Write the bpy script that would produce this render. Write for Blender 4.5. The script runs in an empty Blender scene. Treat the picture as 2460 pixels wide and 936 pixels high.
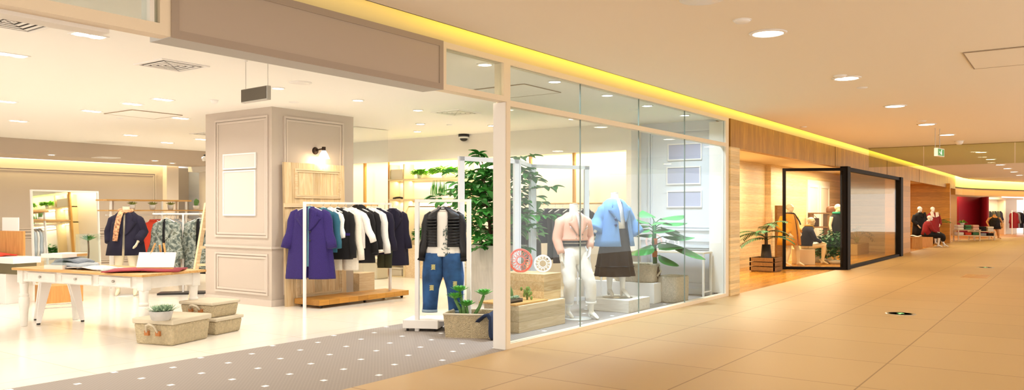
import bpy, math, random
from mathutils import Vector, Matrix
PI = math.pi
S = bpy.context.scene
COL = S.collection
# ------------------------------------------------------------------ camera, light, exposure
FPX, VPX, HZ, EYE = 1900.0, 2585.0, 508.0, 1.45          # frame is 2460 x 936
YAW = math.atan((VPX - 1230.0) / FPX)
CA, SA = math.cos(YAW), math.sin(YAW)
cd = bpy.data.cameras.new('camera')
cam = bpy.data.objects.new('camera', cd); COL.objects.link(cam)
cam.location = (0, 0, EYE)
cam.rotation_euler = (PI / 2, 0, YAW - PI / 2)
cd.sensor_width = 36.0; cd.sensor_fit = 'HORIZONTAL'
cd.lens = 36.0 * FPX / 2460.0
cd.shift_y = 40.0 / 2460.0
cd.clip_start = 0.05; cd.clip_end = 300
S.camera = cam
S.view_settings.view_transform = 'Standard'
S.view_settings.look = 'None'
S.view_settings.gamma = 1.0
S.view_settings.use_curve_mapping = False
S.view_settings.exposure = 0.12
W = bpy.data.worlds.new('world'); S.world = W; W.use_nodes = True
W.node_tree.nodes['Background'].inputs[0].default_value = (1.0, 0.94, 0.87, 1)
W.node_tree.nodes['Background'].inputs[1].default_value = 1.75
SHOP_W, MALL_W, COOL_W = 16.5, 5.5, 11.5
SHOP_C, MALL_C, COOL_C = (1.0, 0.94, 0.85), (1.0, 0.80, 0.50), (0.70, 0.84, 1.0)
def area(name, loc, rot, sx, sy, power, color, shape='RECTANGLE', spread=PI):
    l = bpy.data.lights.new(name, 'AREA'); l.shape = shape; l.size = sx
    if shape in ('RECTANGLE', 'ELLIPSE'): l.size_y = sy
    l.energy = power; l.color = color; l.spread = spread
    o = bpy.data.objects.new(name, l); COL.objects.link(o)
    o.location = loc; o.rotation_euler = rot
    return o
# ------------------------------------------------------------------ helpers
def G(px, py, z=0.0):
    """where the sight line of an image point meets the horizontal level z"""
    d = FPX * (EYE - z) / (py - HZ); l = (px - 1230.0) / FPX * d
    return (CA * d + SA * l, SA * d - CA * l)
def GY(px, py, Y):
    l = (px - 1230.0) / FPX; d = Y / (SA - CA * l)
    return ((CA + SA * l) * d, EYE - (py - HZ) * d / FPX)
def GX(px, py, X):
    l = (px - 1230.0) / FPX; d = X / (CA + SA * l)
    return ((SA - CA * l) * d, EYE - (py - HZ) * d / FPX)
def GD(px, py, d):
    l = (px - 1230.0) / FPX * d
    return (CA * d + SA * l, SA * d - CA * l, EYE - (py - HZ) * d / FPX)
def lin(c):
    if isinstance(c, str):
        c = [int(c[i:i + 2], 16) / 255 for i in (0, 2, 4)]
    return tuple(v / 12.92 if v <= .04045 else ((v + .055) / 1.055) ** 2.4 for v in c) + (1,)
MATS = {}
def mat(name, c, rough=.6, metal=0, emit=None, es=0, noise=0, ns=20, bump=0, bs=80, spec=None, stretch=None, sheen=0):
    """plain procedural surface, optional noise tint and bump"""
    if name in MATS: return MATS[name]
    m = bpy.data.materials.new(name); m.use_nodes = True
    nt = m.node_tree; b = nt.nodes['Principled BSDF']
    col = lin(c)
    b.inputs['Base Color'].default_value = col
    b.inputs['Roughness'].default_value = rough; b.inputs['Metallic'].default_value = metal
    if spec is not None: b.inputs['Specular IOR Level'].default_value = spec
    if sheen: b.inputs['Sheen Weight'].default_value = sheen
    if emit is not None:
        b.inputs['Emission Color'].default_value = lin(emit); b.inputs['Emission Strength'].default_value = es
    if noise or bump:
        tc = nt.nodes.new('ShaderNodeTexCoord'); mp = nt.nodes.new('ShaderNodeMapping')
        nt.links.new(tc.outputs['Object'], mp.inputs[0])
        if stretch: mp.inputs['Scale'].default_value = stretch
        if noise:
            n = nt.nodes.new('ShaderNodeTexNoise'); n.inputs['Scale'].default_value = ns; n.inputs['Detail'].default_value = 5
            nt.links.new(mp.outputs[0], n.inputs['Vector'])
            mx = nt.nodes.new('ShaderNodeMix'); mx.data_type = 'RGBA'
            mr = nt.nodes.new('ShaderNodeMapRange'); mr.inputs[1].default_value = .3; mr.inputs[2].default_value = .7
            nt.links.new(n.outputs[0], mr.inputs[0]); nt.links.new(mr.outputs[0], mx.inputs[0])
            mx.inputs[6].default_value = tuple(v * (1 - noise) for v in col[:3]) + (1,)
            mx.inputs[7].default_value = tuple(min(1, v * (1 + noise)) for v in col[:3]) + (1,)
            nt.links.new(mx.outputs[2], b.inputs['Base Color'])
        if bump:
            n2 = nt.nodes.new('ShaderNodeTexNoise'); n2.inputs['Scale'].default_value = bs; n2.inputs['Detail'].default_value = 3
            nt.links.new(mp.outputs[0], n2.inputs['Vector'])
            bp = nt.nodes.new('ShaderNodeBump'); bp.inputs['Strength'].default_value = bump; bp.inputs['Distance'].default_value = .01
            nt.links.new(n2.outputs[0], bp.inputs['Height']); nt.links.new(bp.outputs[0], b.inputs['Normal'])
    MATS[name] = m
    return m
def wood(name, c1, c2, rough=.5, axis=2, plank=0.0, across=0, scale=1.0, grain=14):
    """grain runs along axis; planks of width plank are laid side by side along across"""
    if name in MATS: return MATS[name]
    m = bpy.data.materials.new(name); m.use_nodes = True
    nt = m.node_tree; N = nt.nodes; L = nt.links; b = N['Principled BSDF']
    b.inputs['Roughness'].default_value = rough
    tc = N.new('ShaderNodeTexCoord'); mp = N.new('ShaderNodeMapping')
    L.new(tc.outputs['Object'], mp.inputs[0])
    sc = [grain * scale] * 3; sc[axis] = 1.1 * scale
    mp.inputs['Scale'].default_value = sc
    n = N.new('ShaderNodeTexNoise'); n.inputs['Scale'].default_value = 1.6; n.inputs['Detail'].default_value = 6
    n.inputs['Distortion'].default_value = 1.75
    L.new(mp.outputs[0], n.inputs['Vector'])
    mr = N.new('ShaderNodeMapRange'); mr.inputs[1].default_value = .32; mr.inputs[2].default_value = .68
    L.new(n.outputs[0], mr.inputs[0])
    mx = N.new('ShaderNodeMix'); mx.data_type = 'RGBA'
    mx.inputs[6].default_value = lin(c1); mx.inputs[7].default_value = lin(c2)
    L.new(mr.outputs[0], mx.inputs[0]); out = mx.outputs[2]
    if plank:
        sx = N.new('ShaderNodeSeparateXYZ'); L.new(tc.outputs['Object'], sx.inputs[0])
        dv = N.new('ShaderNodeMath'); dv.operation = 'DIVIDE'; dv.inputs[1].default_value = plank
        L.new(sx.outputs[across], dv.inputs[0])
        fl = N.new('ShaderNodeMath'); fl.operation = 'FLOOR'; L.new(dv.outputs[0], fl.inputs[0])
        wn = N.new('ShaderNodeTexWhiteNoise'); wn.noise_dimensions = '1D'; L.new(fl.outputs[0], wn.inputs['W'])
        fr = N.new('ShaderNodeMath'); fr.operation = 'FRACT'; L.new(dv.outputs[0], fr.inputs[0])
        lt = N.new('ShaderNodeMath'); lt.operation = 'LESS_THAN'; lt.inputs[1].default_value = .03; L.new(fr.outputs[0], lt.inputs[0])
        m1 = N.new('ShaderNodeMath'); m1.operation = 'MULTIPLY_ADD'; m1.inputs[1].default_value = .3; m1.inputs[2].default_value = .82
        L.new(wn.outputs[0], m1.inputs[0])
        m2 = N.new('ShaderNodeMath'); m2.operation = 'MULTIPLY_ADD'; m2.inputs[1].default_value = -.35
        L.new(lt.outputs[0], m2.inputs[0]); L.new(m1.outputs[0], m2.inputs[2])
        hs = N.new('ShaderNodeHueSaturation'); L.new(m2.outputs[0], hs.inputs['Value']); L.new(out, hs.inputs['Color'])
        out = hs.outputs[0]
    L.new(out, b.inputs['Base Color'])
    MATS[name] = m
    return m
def glass(name, tint='ffffff', refl=.05, f=1.0):
    if name in MATS: return MATS[name]
    m = bpy.data.materials.new(name); m.use_nodes = True
    nt = m.node_tree; N = nt.nodes; L = nt.links
    for n in list(N): N.remove(n)
    o = N.new('ShaderNodeOutputMaterial'); t = N.new('ShaderNodeBsdfTransparent'); t.inputs[0].default_value = lin(tint)
    g = N.new('ShaderNodeBsdfGlossy'); g.inputs['Roughness'].default_value = .01
    fr = N.new('ShaderNodeFresnel'); fr.inputs[0].default_value = 1.45
    ml = N.new('ShaderNodeMath'); ml.operation = 'MULTIPLY_ADD'; ml.inputs[1].default_value = f; ml.inputs[2].default_value = refl
    L.new(fr.outputs[0], ml.inputs[0])
    mx = N.new('ShaderNodeMixShader'); L.new(ml.outputs[0], mx.inputs[0]); L.new(t.outputs[0], mx.inputs[1]); L.new(g.outputs[0], mx.inputs[2])
    L.new(mx.outputs[0], o.inputs[0])
    MATS[name] = m
    return m
class MB:
    """collects shapes; build() links them as one mesh object"""
    def __init__(s): s.v = []; s.f = []
    def add(s, vs, fs, M=None):
        o = len(s.v)
        s.v += [tuple(M @ Vector(v)) if M else tuple(v) for v in vs]
        s.f += [tuple(i + o for i in f) for f in fs]
        return s
    def box(s, x0, x1, y0, y1, z0, z1, M=None):
        vs = [(x, y, z) for z in (z0, z1) for y in (y0, y1) for x in (x0, x1)]
        return s.add(vs, [(0, 2, 3, 1), (4, 5, 7, 6), (0, 1, 5, 4), (2, 6, 7, 3), (0, 4, 6, 2), (1, 3, 7, 5)], M)
    def quad(s, a, b, c, d): return s.add([a, b, c, d], [(0, 1, 2, 3)])
    def bar(s, a, b, w=.02, h=None, up=(0, 0, 1)):
        """rectangular bar from a to b"""
        h = h or w; a = Vector(a); b = Vector(b); d = (b - a)
        t = d.normalized(); u = Vector(up)
        if abs(t.dot(u)) > .95: u = Vector((1, 0, 0))
        r = t.cross(u).normalized() * w / 2; q = r.cross(t).normalized() * h / 2
        vs = [a - r - q, a + r - q, a + r + q, a - r + q, b - r - q, b + r - q, b + r + q, b - r + q]
        return s.add(vs, [(0, 1, 2, 3), (7, 6, 5, 4), (0, 4, 5, 1), (1, 5, 6, 2), (2, 6, 7, 3), (3, 7, 4, 0)])
    def tube(s, pts, rad, n=10, cap=True, flat=1.0, fdir=None, closed=False):
        """round tube through points; rad number or list; flat squashes across fdir"""
        pts = [Vector(p) for p in pts]; k = len(pts)
        if not isinstance(rad, (list, tuple)): rad = [rad] * k
        u = None; rings = []
        for i, p in enumerate(pts):
            if closed: t = (pts[(i + 1) % k] - pts[i - 1]).normalized()
            else: t = (pts[min(i + 1, k - 1)] - pts[max(i - 1, 0)]).normalized()
            if fdir is not None:
                u = Vector(fdir); u = (u - t * u.dot(t)).normalized()
            elif u is None:
                a = Vector((0, 0, 1)) if abs(t.z) < .9 else Vector((1, 0, 0))
                u = (a - t * a.dot(t)).normalized()
            else: u = (u - t * u.dot(t)).normalized()
            w = t.cross(u)
            rings.append([p + (u * math.cos(2 * PI * j / n) * flat + w * math.sin(2 * PI * j / n)) * rad[i] for j in range(n)])
        return s.loft(rings, cap, closed)
    def loft(s, rings, cap=True, closed=False):
        n = len(rings[0]); vs = [v for r in rings for v in r]; fs = []
        m = len(rings)
        for i in range(m if closed else m - 1):
            i2 = (i + 1) % m
            for j in range(n): fs.append((i * n + j, i * n + (j + 1) % n, i2 * n + (j + 1) % n, i2 * n + j))
        if cap and not closed: fs += [tuple(range(n))[::-1], tuple((m - 1) * n + j for j in range(n))]
        return s.add(vs, fs)
    def lathe(s, prof, n=20, c=(0, 0, 0), sx=1, sy=1, M=None):
        rings = [[(c[0] + r * sx * math.cos(2 * PI * j / n), c[1] + r * sy * math.sin(2 * PI * j / n), c[2] + z) for j in range(n)] for r, z in prof]
        if M: rings = [[tuple(M @ Vector(p)) for p in r] for r in rings]
        return s.loft(rings)
    def cyl(s, c, r, z0, z1, n=20, r2=None): return s.lathe([(r, z0), (r2 if r2 is not None else r, z1)], n, (c[0], c[1], 0))
    def ball(s, c, rx, ry=None, rz=None, n=14, m=8, M=None):
        ry = ry or rx; rz = rz or rx
        rings = []
        for i in range(m + 1):
            a = -PI / 2 + PI * i / m; q = max(math.cos(a), .02)
            rings.append([(rx * q * math.cos(2 * PI * j / n), ry * q * math.sin(2 * PI * j / n), rz * math.sin(a)) for j in range(n)])
        T = Matrix.Translation(Vector(c)) @ (M if M else Matrix())
        return s.loft([[tuple(T @ Vector(p)) for p in r] for r in rings])
    def prism(s, poly, z0, z1, M=None):
        n = len(poly)
        vs = [(x, y, z0) for x, y in poly] + [(x, y, z1) for x, y in poly]
        fs = [tuple(range(n))[::-1], tuple(range(n, 2 * n))] + [(i, (i + 1) % n, n + (i + 1) % n, n + i) for i in range(n)]
        return s.add(vs, fs, M)
    def frame(s, x0, x1, z0, z1, w, y0, y1, M=None):
        """rectangular frame standing in the x-z plane"""
        s.box(x0, x1, y0, y1, z1 - w, z1, M); s.box(x0, x1, y0, y1, z0, z0 + w, M)
        s.box(x0, x0 + w, y0, y1, z0 + w, z1 - w, M); return s.box(x1 - w, x1, y0, y1, z0 + w, z1 - w, M)
    def build(s, name, m, parent=None, smooth=False, bevel=0, solid=0, remesh=0, sub=0):
        me = bpy.data.meshes.new(name); me.from_pydata(s.v, [], s.f); me.materials.append(m)
        if smooth: me.polygons.foreach_set('use_smooth', [True] * len(me.polygons))
        me.update(); o = bpy.data.objects.new(name, me); COL.objects.link(o)
        if parent: o.parent = parent
        if solid:
            q = o.modifiers.new('solid', 'SOLIDIFY'); q.thickness = solid; q.offset = 0
        if remesh:
            q = o.modifiers.new('remesh', 'REMESH'); q.mode = 'VOXEL'; q.voxel_size = remesh; q.use_smooth_shade = True
            q = o.modifiers.new('smooth', 'SMOOTH'); q.iterations = 3; q.factor = .5
        if sub:
            q = o.modifiers.new('sub', 'SUBSURF'); q.levels = sub; q.render_levels = sub
        if bevel:
            q = o.modifiers.new('bevel', 'BEVEL'); q.width = bevel; q.segments = 2; q.limit_method = 'ANGLE'
        return o
def tag(o, label, cat, group=None, kind=None):
    if label: o['label'] = label
    if cat: o['category'] = cat
    if group: o['group'] = group
    if kind: o['kind'] = kind
    return o
def thing(name, label, cat, loc=(0, 0, 0), rz=0, group=None, kind=None):
    o = bpy.data.objects.new(name, None); COL.objects.link(o); o.empty_display_size = .1
    o.location = tuple(loc) if len(loc) == 3 else (loc[0], loc[1], 0); o.rotation_euler = (0, 0, rz)
    return tag(o, label, cat, group, kind)
def single(mb, name, label, cat, m, loc=(0, 0, 0), rz=0, group=None, **k):
    o = mb.build(name, m, None, **k); o.location = tuple(loc) if len(loc) == 3 else (loc[0], loc[1], 0); o.rotation_euler = (0, 0, rz)
    return tag(o, label, cat, group)
def struct(name, mb, m, parent=None, **k):
    o = mb.build(name, m, parent, **k)
    if not parent: o['kind'] = 'structure'
    return o
def children(o): return [c for c in COL.objects if c.parent == o]
def dup(o, label=None, loc=None, rz=None, scale=None):
    """copy a thing with copies of its parts and sub-parts"""
    c = o.copy(); COL.objects.link(c)
    if label: c['label'] = label
    if loc is not None: c.location = tuple(loc) if len(loc) == 3 else (loc[0], loc[1], 0)
    if rz is not None: c.rotation_euler = (0, 0, rz)
    if scale is not None: c.scale = scale
    for p in [q for q in COL.objects if q.parent == o]:
        pc = p.copy(); COL.objects.link(pc); pc.parent = c
        for s_ in [q for q in COL.objects if q.parent == p]:
            sc = s_.copy(); COL.objects.link(sc); sc.parent = pc
    return c
R = math.radians
ZS, ZM = 3.05, 3.10          # ceiling heights: shop, corridor
YF = 4.87                    # shopfront plane
# ------------------------------------------------------------------ materials
WHITE = mat('white_paint', 'f2eee8', .45)
CEIL = mat('ceiling_paint', 'fbf7f0', .8)
MCEIL = mat('corridor_ceiling_paint', 'f8efdf', .8)
TAUPE = mat('taupe_wall_paint', 'c3b6a9', .6)
TAUPE2 = mat('taupe_panel_paint', 'cdc0b4', .55)
CREAMW = mat('cream_wall_paint', 'f0e4d4', .6)
FRAMEP = mat('cream_frame_paint', 'efe0c8', .45)
BLUEW = mat('cool_white_wall_paint', 'dfe3ea', .5)
SIGN = mat('sign_panel_brown', 'b8a899', .5)
SIGNF = mat('sign_frame_brown', 'a8988a', .5)
GREYP = mat('pale_grey_paint', 'c3c1bd', .6)
BLACK = mat('black_metal', '1a1513', .4)
DARKB = mat('dark_bronze_frame', '120a06', .6, spec=.15)
MIRROR = mat('mirror_silver', 'f0f2f0', .02, 1)
STEEL = mat('brushed_steel', 'b8b6b0', .3, 1)
WMETAL = mat('white_metal', 'f3f0ec', .35)
LAMPM = mat('lit_lamp_face', 'ffffff', .5, emit='fff3e0', es=14)
LAMPC = mat('lit_cool_lamp_face', 'ffffff', .5, emit='eaf4ff', es=14)
OAK = wood('golden_oak', 'dcb070', 'c4924f', .4, 0)
PINE = wood('pale_pine', 'eed7ae', 'd9b583', .5, 2, .14, 0)
PINEX = wood('pale_pine_flat', 'efd9b4', 'dcbb8b', .5, 0)
POSTW = wood('amber_wood_post', 'd8a355', 'c48a3c', .5, 2)
FASC = wood('plank_fascia_wood', 'c8963f', 'a9752a', .4, 2, .11, 0)
STRAW = wood('ribbed_straw_wall', 'f5deae', 'e7c688', .55, 0, .05, 2, 1.0, 26)
STRAWY = wood('ribbed_straw_wall_side', 'f5deae', 'e7c688', .55, 1, .05, 2, 1.0, 26)
PLANKW = wood('amber_plank_wall', 'd99b3f', 'c08430', .45, 1, .18, 2)
# ------------------------------------------------------------------ floors
def tile_floor(name, c, x0, y0, tx, ty, rough, var=.03, mort='8a6a45', sub=True, wid=.004):
    m = bpy.data.materials.new(name); m.use_nodes = True
    nt = m.node_tree; N = nt.nodes; L = nt.links; b = N['Principled BSDF']
    b.inputs['Roughness'].default_value = rough
    tc = N.new('ShaderNodeTexCoord'); sx = N.new('ShaderNodeSeparateXYZ'); L.new(tc.outputs['Object'], sx.inputs[0])
    def mth(op, a, bb=None, cc=None):
        n = N.new('ShaderNodeMath'); n.operation = op
        for i, q in enumerate((a, bb, cc)):
            if q is None: continue
            if isinstance(q, (int, float)): n.inputs[i].default_value = q
            else: L.new(q, n.inputs[i])
        return n.outputs[0]
    u = mth('DIVIDE', mth('SUBTRACT', sx.outputs[0], x0), tx); v = mth('DIVIDE', mth('SUBTRACT', sx.outputs[1], y0), ty)
    du = mth('MULTIPLY', mth('ABSOLUTE', mth('SUBTRACT', u, mth('ROUND', u))), tx)
    dv = mth('MULTIPLY', mth('ABSOLUTE', mth('SUBTRACT', v, mth('ROUND', v))), ty)
    line = mth('LESS_THAN', mth('MINIMUM', du, dv), wid)
    wn = N.new('ShaderNodeTexWhiteNoise'); wn.noise_dimensions = '2D'
    cb = N.new('ShaderNodeCombineXYZ'); L.new(mth('FLOOR', u), cb.inputs[0]); L.new(mth('FLOOR', v), cb.inputs[1]); L.new(cb.outputs[0], wn.inputs['Vector'])
    val = mth('MULTIPLY_ADD', wn.outputs[0], var * 2, 1 - var)
    hs = N.new('ShaderNodeHueSaturation'); hs.inputs['Color'].default_value = lin(c); L.new(val, hs.inputs['Value'])
    mx = N.new('ShaderNodeMix'); mx.data_type = 'RGBA'; L.new(mth('MULTIPLY', line, .85), mx.inputs[0]); L.new(hs.outputs[0], mx.inputs[6]); mx.inputs[7].default_value = lin(mort)
    L.new(mx.outputs[2], b.inputs['Base Color'])
    return m
struct('floor_corridor', MB().box(-3.5, 62, -3.6, YF, -.1, 0), tile_floor('beige_corridor_tiles', 'b99a6c', 8.24, .235, 1.23, 1.235, .48, .03, '7a5a36', True, .0065))
struct('floor_shop', MB().box(-3.5, 13.3, 7.12, 22, -.1, 0), tile_floor('cream_gloss_shop_tiles', 'f9f2e6', 1.2, .2, 1.2, 1.2, .12, .01, 'e3cfb0'))
# entrance carpet with woven rows and small white diamonds
m = bpy.data.materials.new('taupe_dotted_carpet'); m.use_nodes = True
nt = m.node_tree; N = nt.nodes; L = nt.links; b = N['Principled BSDF']; b.inputs['Roughness'].default_value = .75
tc = N.new('ShaderNodeTexCoord'); sx = N.new('ShaderNodeSeparateXYZ'); L.new(tc.outputs['Object'], sx.inputs[0])
def mth(op, a, bb=None, cc=None):
    n = N.new('ShaderNodeMath'); n.operation = op
    for i, q in enumerate((a, bb, cc)):
        if q is None: continue
        if isinstance(q, (int, float)): n.inputs[i].default_value = q
        else: L.new(q, n.inputs[i])
    return n.outputs[0]
def cell(ox, oy):
    u = mth('DIVIDE', mth('SUBTRACT', sx.outputs[0], ox), .866); v = mth('DIVIDE', mth('SUBTRACT', sx.outputs[1], oy), .4525)
    a = mth('MULTIPLY', mth('ABSOLUTE', mth('SUBTRACT', u, mth('ROUND', u))), .866)
    c = mth('MULTIPLY', mth('ABSOLUTE', mth('SUBTRACT', v, mth('ROUND', v))), .4525)
    return mth('LESS_THAN', mth('MAXIMUM', a, c), .026)
dots = mth('MAXIMUM', cell(3.735, 5.27), cell(4.167, 5.495))
w1 = mth('SINE', mth('MULTIPLY', sx.outputs[0], 150)); w2 = mth('SINE', mth('MULTIPLY', sx.outputs[1], 150))
wv = mth('GREATER_THAN', mth('MULTIPLY', w1, w2), .55)
mx = N.new('ShaderNodeMix'); mx.data_type = 'RGBA'; mx.inputs[6].default_value = lin('938a83'); mx.inputs[7].default_value = lin('a0968e'); L.new(wv, mx.inputs[0])
m2 = N.new('ShaderNodeMix'); m2.data_type = 'RGBA'; L.new(dots, m2.inputs[0]); L.new(mx.outputs[2], m2.inputs[6]); m2.inputs[7].default_value = lin('ffffff')
L.new(m2.outputs[2], b.inputs['Base Color'])
struct('floor_entrance', MB().box(-3.5, 13.3, YF, 7.12, -.1, .0), m)
struct('floor_wood', MB().box(13.3, 62, YF, 14, -.1, 0), wood('amber_floor_boards', 'd79a3c', 'bd7f2a', .22, 0, .1, 1))
# ------------------------------------------------------------------ ceilings
struct('ceiling_shop', MB().box(-3.5, 13.4, YF + .2, 18.8, ZS, ZS + .1), CEIL)
EDGE = 4.52
struct('ceiling_corridor', MB().box(-3.5, 44.5, -3.6, EDGE, ZM, ZM + .06), MCEIL)
struct('ceiling_cove', MB().box(-3.5, 46, EDGE - .5, YF + .3, ZM + .6, ZM + .66), MCEIL)
struct('trim_cove_back', MB().box(-3.5, 46, EDGE - .5, EDGE - .48, ZM + .06, ZM + .6), MCEIL)
COVEM = mat('cove_paint', 'f4e2a4', .6)
struct('wall_fascia', MB().box(-3.5, 44.6, YF, YF + .2, 3.06, ZM + .6), COVEM)
# far ceiling beyond the curve
struct('trim_ceiling_edge', MB().box(-3.5, 44.5, EDGE - .012, EDGE, ZM, ZM + .09), MCEIL)
# cove strip lamps hidden behind the ceiling edge: pale at the near end, yellow further on
YEL = (1.0, .80, .16)
area('cove_strip_near', (1.5, EDGE - .2, ZM + .12), (R(75), 0, 0), 7.5, .06, 10, (1, .86, .55))
area('cove_strip', (8.6, EDGE - .2, ZM + .12), (R(75), 0, 0), 6.6, .06, 19, YEL)
area('cove_strip', (16.0, EDGE - .2, ZM + .12), (R(75), 0, 0), 8, .06, 25, YEL)
area('cove_strip', (24.5, EDGE - .2, ZM + .12), (R(75), 0, 0), 9, .06, 38, YEL)
area('cove_strip', (36.5, EDGE - .2, ZM + .12), (R(75), 0, 0), 15, .06, 70, YEL)
# ------------------------------------------------------------------ shop walls
struct('wall_back', MB().box(-3.5, 12.4, 20.4, 20.6, 0, 2.7).box(12.4, 14, 20.9, 21.1, 0, 2.7).box(12.3, 12.4, 20.4, 20.9, 0, 2.7), TAUPE)
struct('ceiling_bulkhead', MB().box(-3.5, 13.4, 18.8, 20.15, 2.70, 3.05), mat('taupe_bulkhead_paint', 'c3b3a3', .7))
struct('ceiling_recess', MB().box(-3.5, 14, 20.1, 21.2, 2.95, 3.0), CEIL)
area('back_cove_strip', (5.5, 20.25, 2.9), (0, 0, 0), 14, .1, 90, (1, .8, .35))
tr = MB()
for x0, x1 in ((3.0, 7.2), (7.55, 11.9)):
    for z0, z1 in ((.15, .85), (.98, 2.5)):
        for q in (0, .05):
            tr.frame(x0 + q, x1 - q, z0 + q, z1 - q, .03, 20.375 + q * .2, 20.4)
tr.box(-3.5, 12.4, 20.36, 20.4, .9, .94); tr.box(-3.5, 12.4, 20.37, 20.4, 0, .12)
struct('trim_back_wall', tr, TAUPE2)
struct('trim_corner_post', MB().box(12.1, 12.45, 20.2, 20.4, 0, 2.7), CREAMW)
XS = 12.8
# right-hand side wall: niche band between Y 6.6 and 12.9 under a bulkhead
struct('wall_right', MB().box(13.2, 13.35, YF + .2, 22, 0, 3.06), BLUEW)
struct('wall_niche', MB().box(13.14, 13.2, 6.6, 20.3, 0, 2.6), CREAMW)
struct('wall_bulkhead_right', MB().box(XS, 13.2, 6.5, 20.3, 2.56, ZS), mat('bulkhead_white_paint', 'eae4da', .7))
struct('trim_niche_end', MB().box(XS, 13.2, 6.5, 6.6, 0, 2.56), CREAMW)
area('niche_strip', (XS + .1, 9.5, 2.53), (0, R(-25), PI / 2 * 0), .05, 5.8, 60, (1, .86, .5))
area('niche_strip', (XS + .1, 14.5, 2.53), (0, R(-25), 0), .05, 4.0, 30, (1, .86, .5))
pt = MB()
def frameX(mb, X, y0, y1, z0, z1, w, t):
    """rectangular moulding on a wall facing -X"""
    mb.box(X - t, X, y0, y1, z1 - w, z1); mb.box(X - t, X, y0, y1, z0, z0 + w)
    mb.box(X - t, X, y0, y0 + w, z0 + w, z1 - w); mb.box(X - t, X, y1 - w, y1, z0 + w, z1 - w)
pt = MB()
for y0, y1 in ((5.12, 6.35),):
    for z0, z1 in ((.16, .85), (1.12, 2.9)):
        frameX(pt, 13.2, y0, y1, z0, z1, .035, .03); frameX(pt, 13.2, y0 + .05, y1 - .05, z0 + .05, z1 - .05, .02, .018)
pt.box(13.165, 13.2, 5.1, 6.5, .93, .99); pt.box(13.17, 13.2, 5.1, 6.5, 0, .1)
struct('trim_right_wall', pt, BLUEW)
# column with moulded panels
CX0, CX1, CY0, CY1 = 7.68, 9.35, 9.97, 11.68
struct('wall_column', MB().box(CX0, CX1, CY0, CY1, 0, ZS), TAUPE)
ct = MB()
for z0, z1 in ((.165, .80), (1.045, 2.925)):
    for q in (0, .045):
        frameX(ct, CX0, 10.05 + q, 11.40 - q, z0 + q, z1 - q, .03, .022 - q * .2)
        ct.frame(7.90 + q, 9.12 - q, z0 + q, z1 - q, .03, CY0 - .022 + q * .2, CY0)
ct.box(CX0 - .025, CX0, CY0 - .025, CY1, .88, .915).box(CX0, CX1, CY0 - .025, CY0, .88, .915)
ct.box(CX0 - .02, CX0, CY0 - .02, CY1, 0, .1).box(CX0, CX1, CY0 - .02, CY0, 0, .1)
struct('trim_column', ct, TAUPE2)
# ------------------------------------------------------------------ shopfront
def pane(x0, x1, z0, z1, par, mm, y=YF + .03):
    return struct('pane', MB().box(x0, x1, y, y + .012, z0, z1), mm, par)
GL = glass('shopfront_glass', 'f8fbfa', .002, .10)
# left transom band over the entrance
w = struct('window_1', MB().frame(-3.4, 2.945, 2.605, 3.06, .075, YF, YF + .12), FRAMEP)
pane(-3.32, 2.87, 2.68, 2.985, w, glass('transom_glass', 'f2f6f4', .015, .16))
struct('trim_transom_reveal', MB().box(2.80, 2.83, YF - .002, YF + .1, 2.68, 2.985), WHITE)
struct('trim_entrance_head', MB().box(-3.4, 2.6, YF + .12, YF + .26, 2.58, 2.605), WHITE)
# small transom between sign and post
w = struct('window_2', MB().frame(5.70, 6.735, 2.605, 3.06, .055, YF, YF + .12), FRAMEP)
pane(5.755, 6.68, 2.66, 3.005, w, MATS['transom_glass'])
struct('trim_post', MB().box(6.735, 6.80, YF, YF + .14, 0, 3.06), FRAMEP)
struct('trim_post_inner', MB().box(6.722, 6.735, YF + .012, YF + .17, 0, 2.6), WHITE)
# big display window: upper band and lower panes with dark butt joints
XE = 13.13
fr = MB().box(6.80, XE + .13, YF, YF + .1, 3.0, 3.06).box(6.80, XE, YF, YF + .1, 2.565, 2.625).box(6.80, XE, YF, YF + .1, 0, .055)
fr.box(XE, XE + .13, YF, YF + .14, 0, 3.0)
w = struct('window_3', fr, FRAMEP)
seams = [8.307, 9.885, 11.456]
xs = [6.80] + seams + [XE]
for a_, b_ in zip(xs[:-1], xs[1:]):
    pane(a_ + .004, b_ - .004, .055, 2.565, w, GL); pane(a_ + .004, b_ - .004, 2.625, 3.0, w, MATS['transom_glass'])
SEAM = mat('glass_edge_seal', '87918b', .3)
for i, x in enumerate(seams): struct('trim_seam', MB().box(x - .0028, x + .0028, YF + .028, YF + .044, .055, 2.565).box(x - .0028, x + .0028, YF + .028, YF + .044, 2.625, 3.0), SEAM)
struct('trim_window_inner', MB().box(XE - .004, XE, YF + .01, YF + .3, .055, 3.0), WHITE)
# sign box above the entrance
t = thing('sign_box', 'long brown blank sign box over the shop entrance', 'sign', (2.945, YF, 2.6))
MB().frame(0, 2.755, 0, .46, .055, -.012, .0).build('border', SIGNF, t)
MB().box(.055, 2.70, -.004, .0, .055, .405).build('face_panel', SIGN, t)
MB().box(.0, 2.755, .0, .25, .0, .44).build('casing', GREYP, t)
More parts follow.
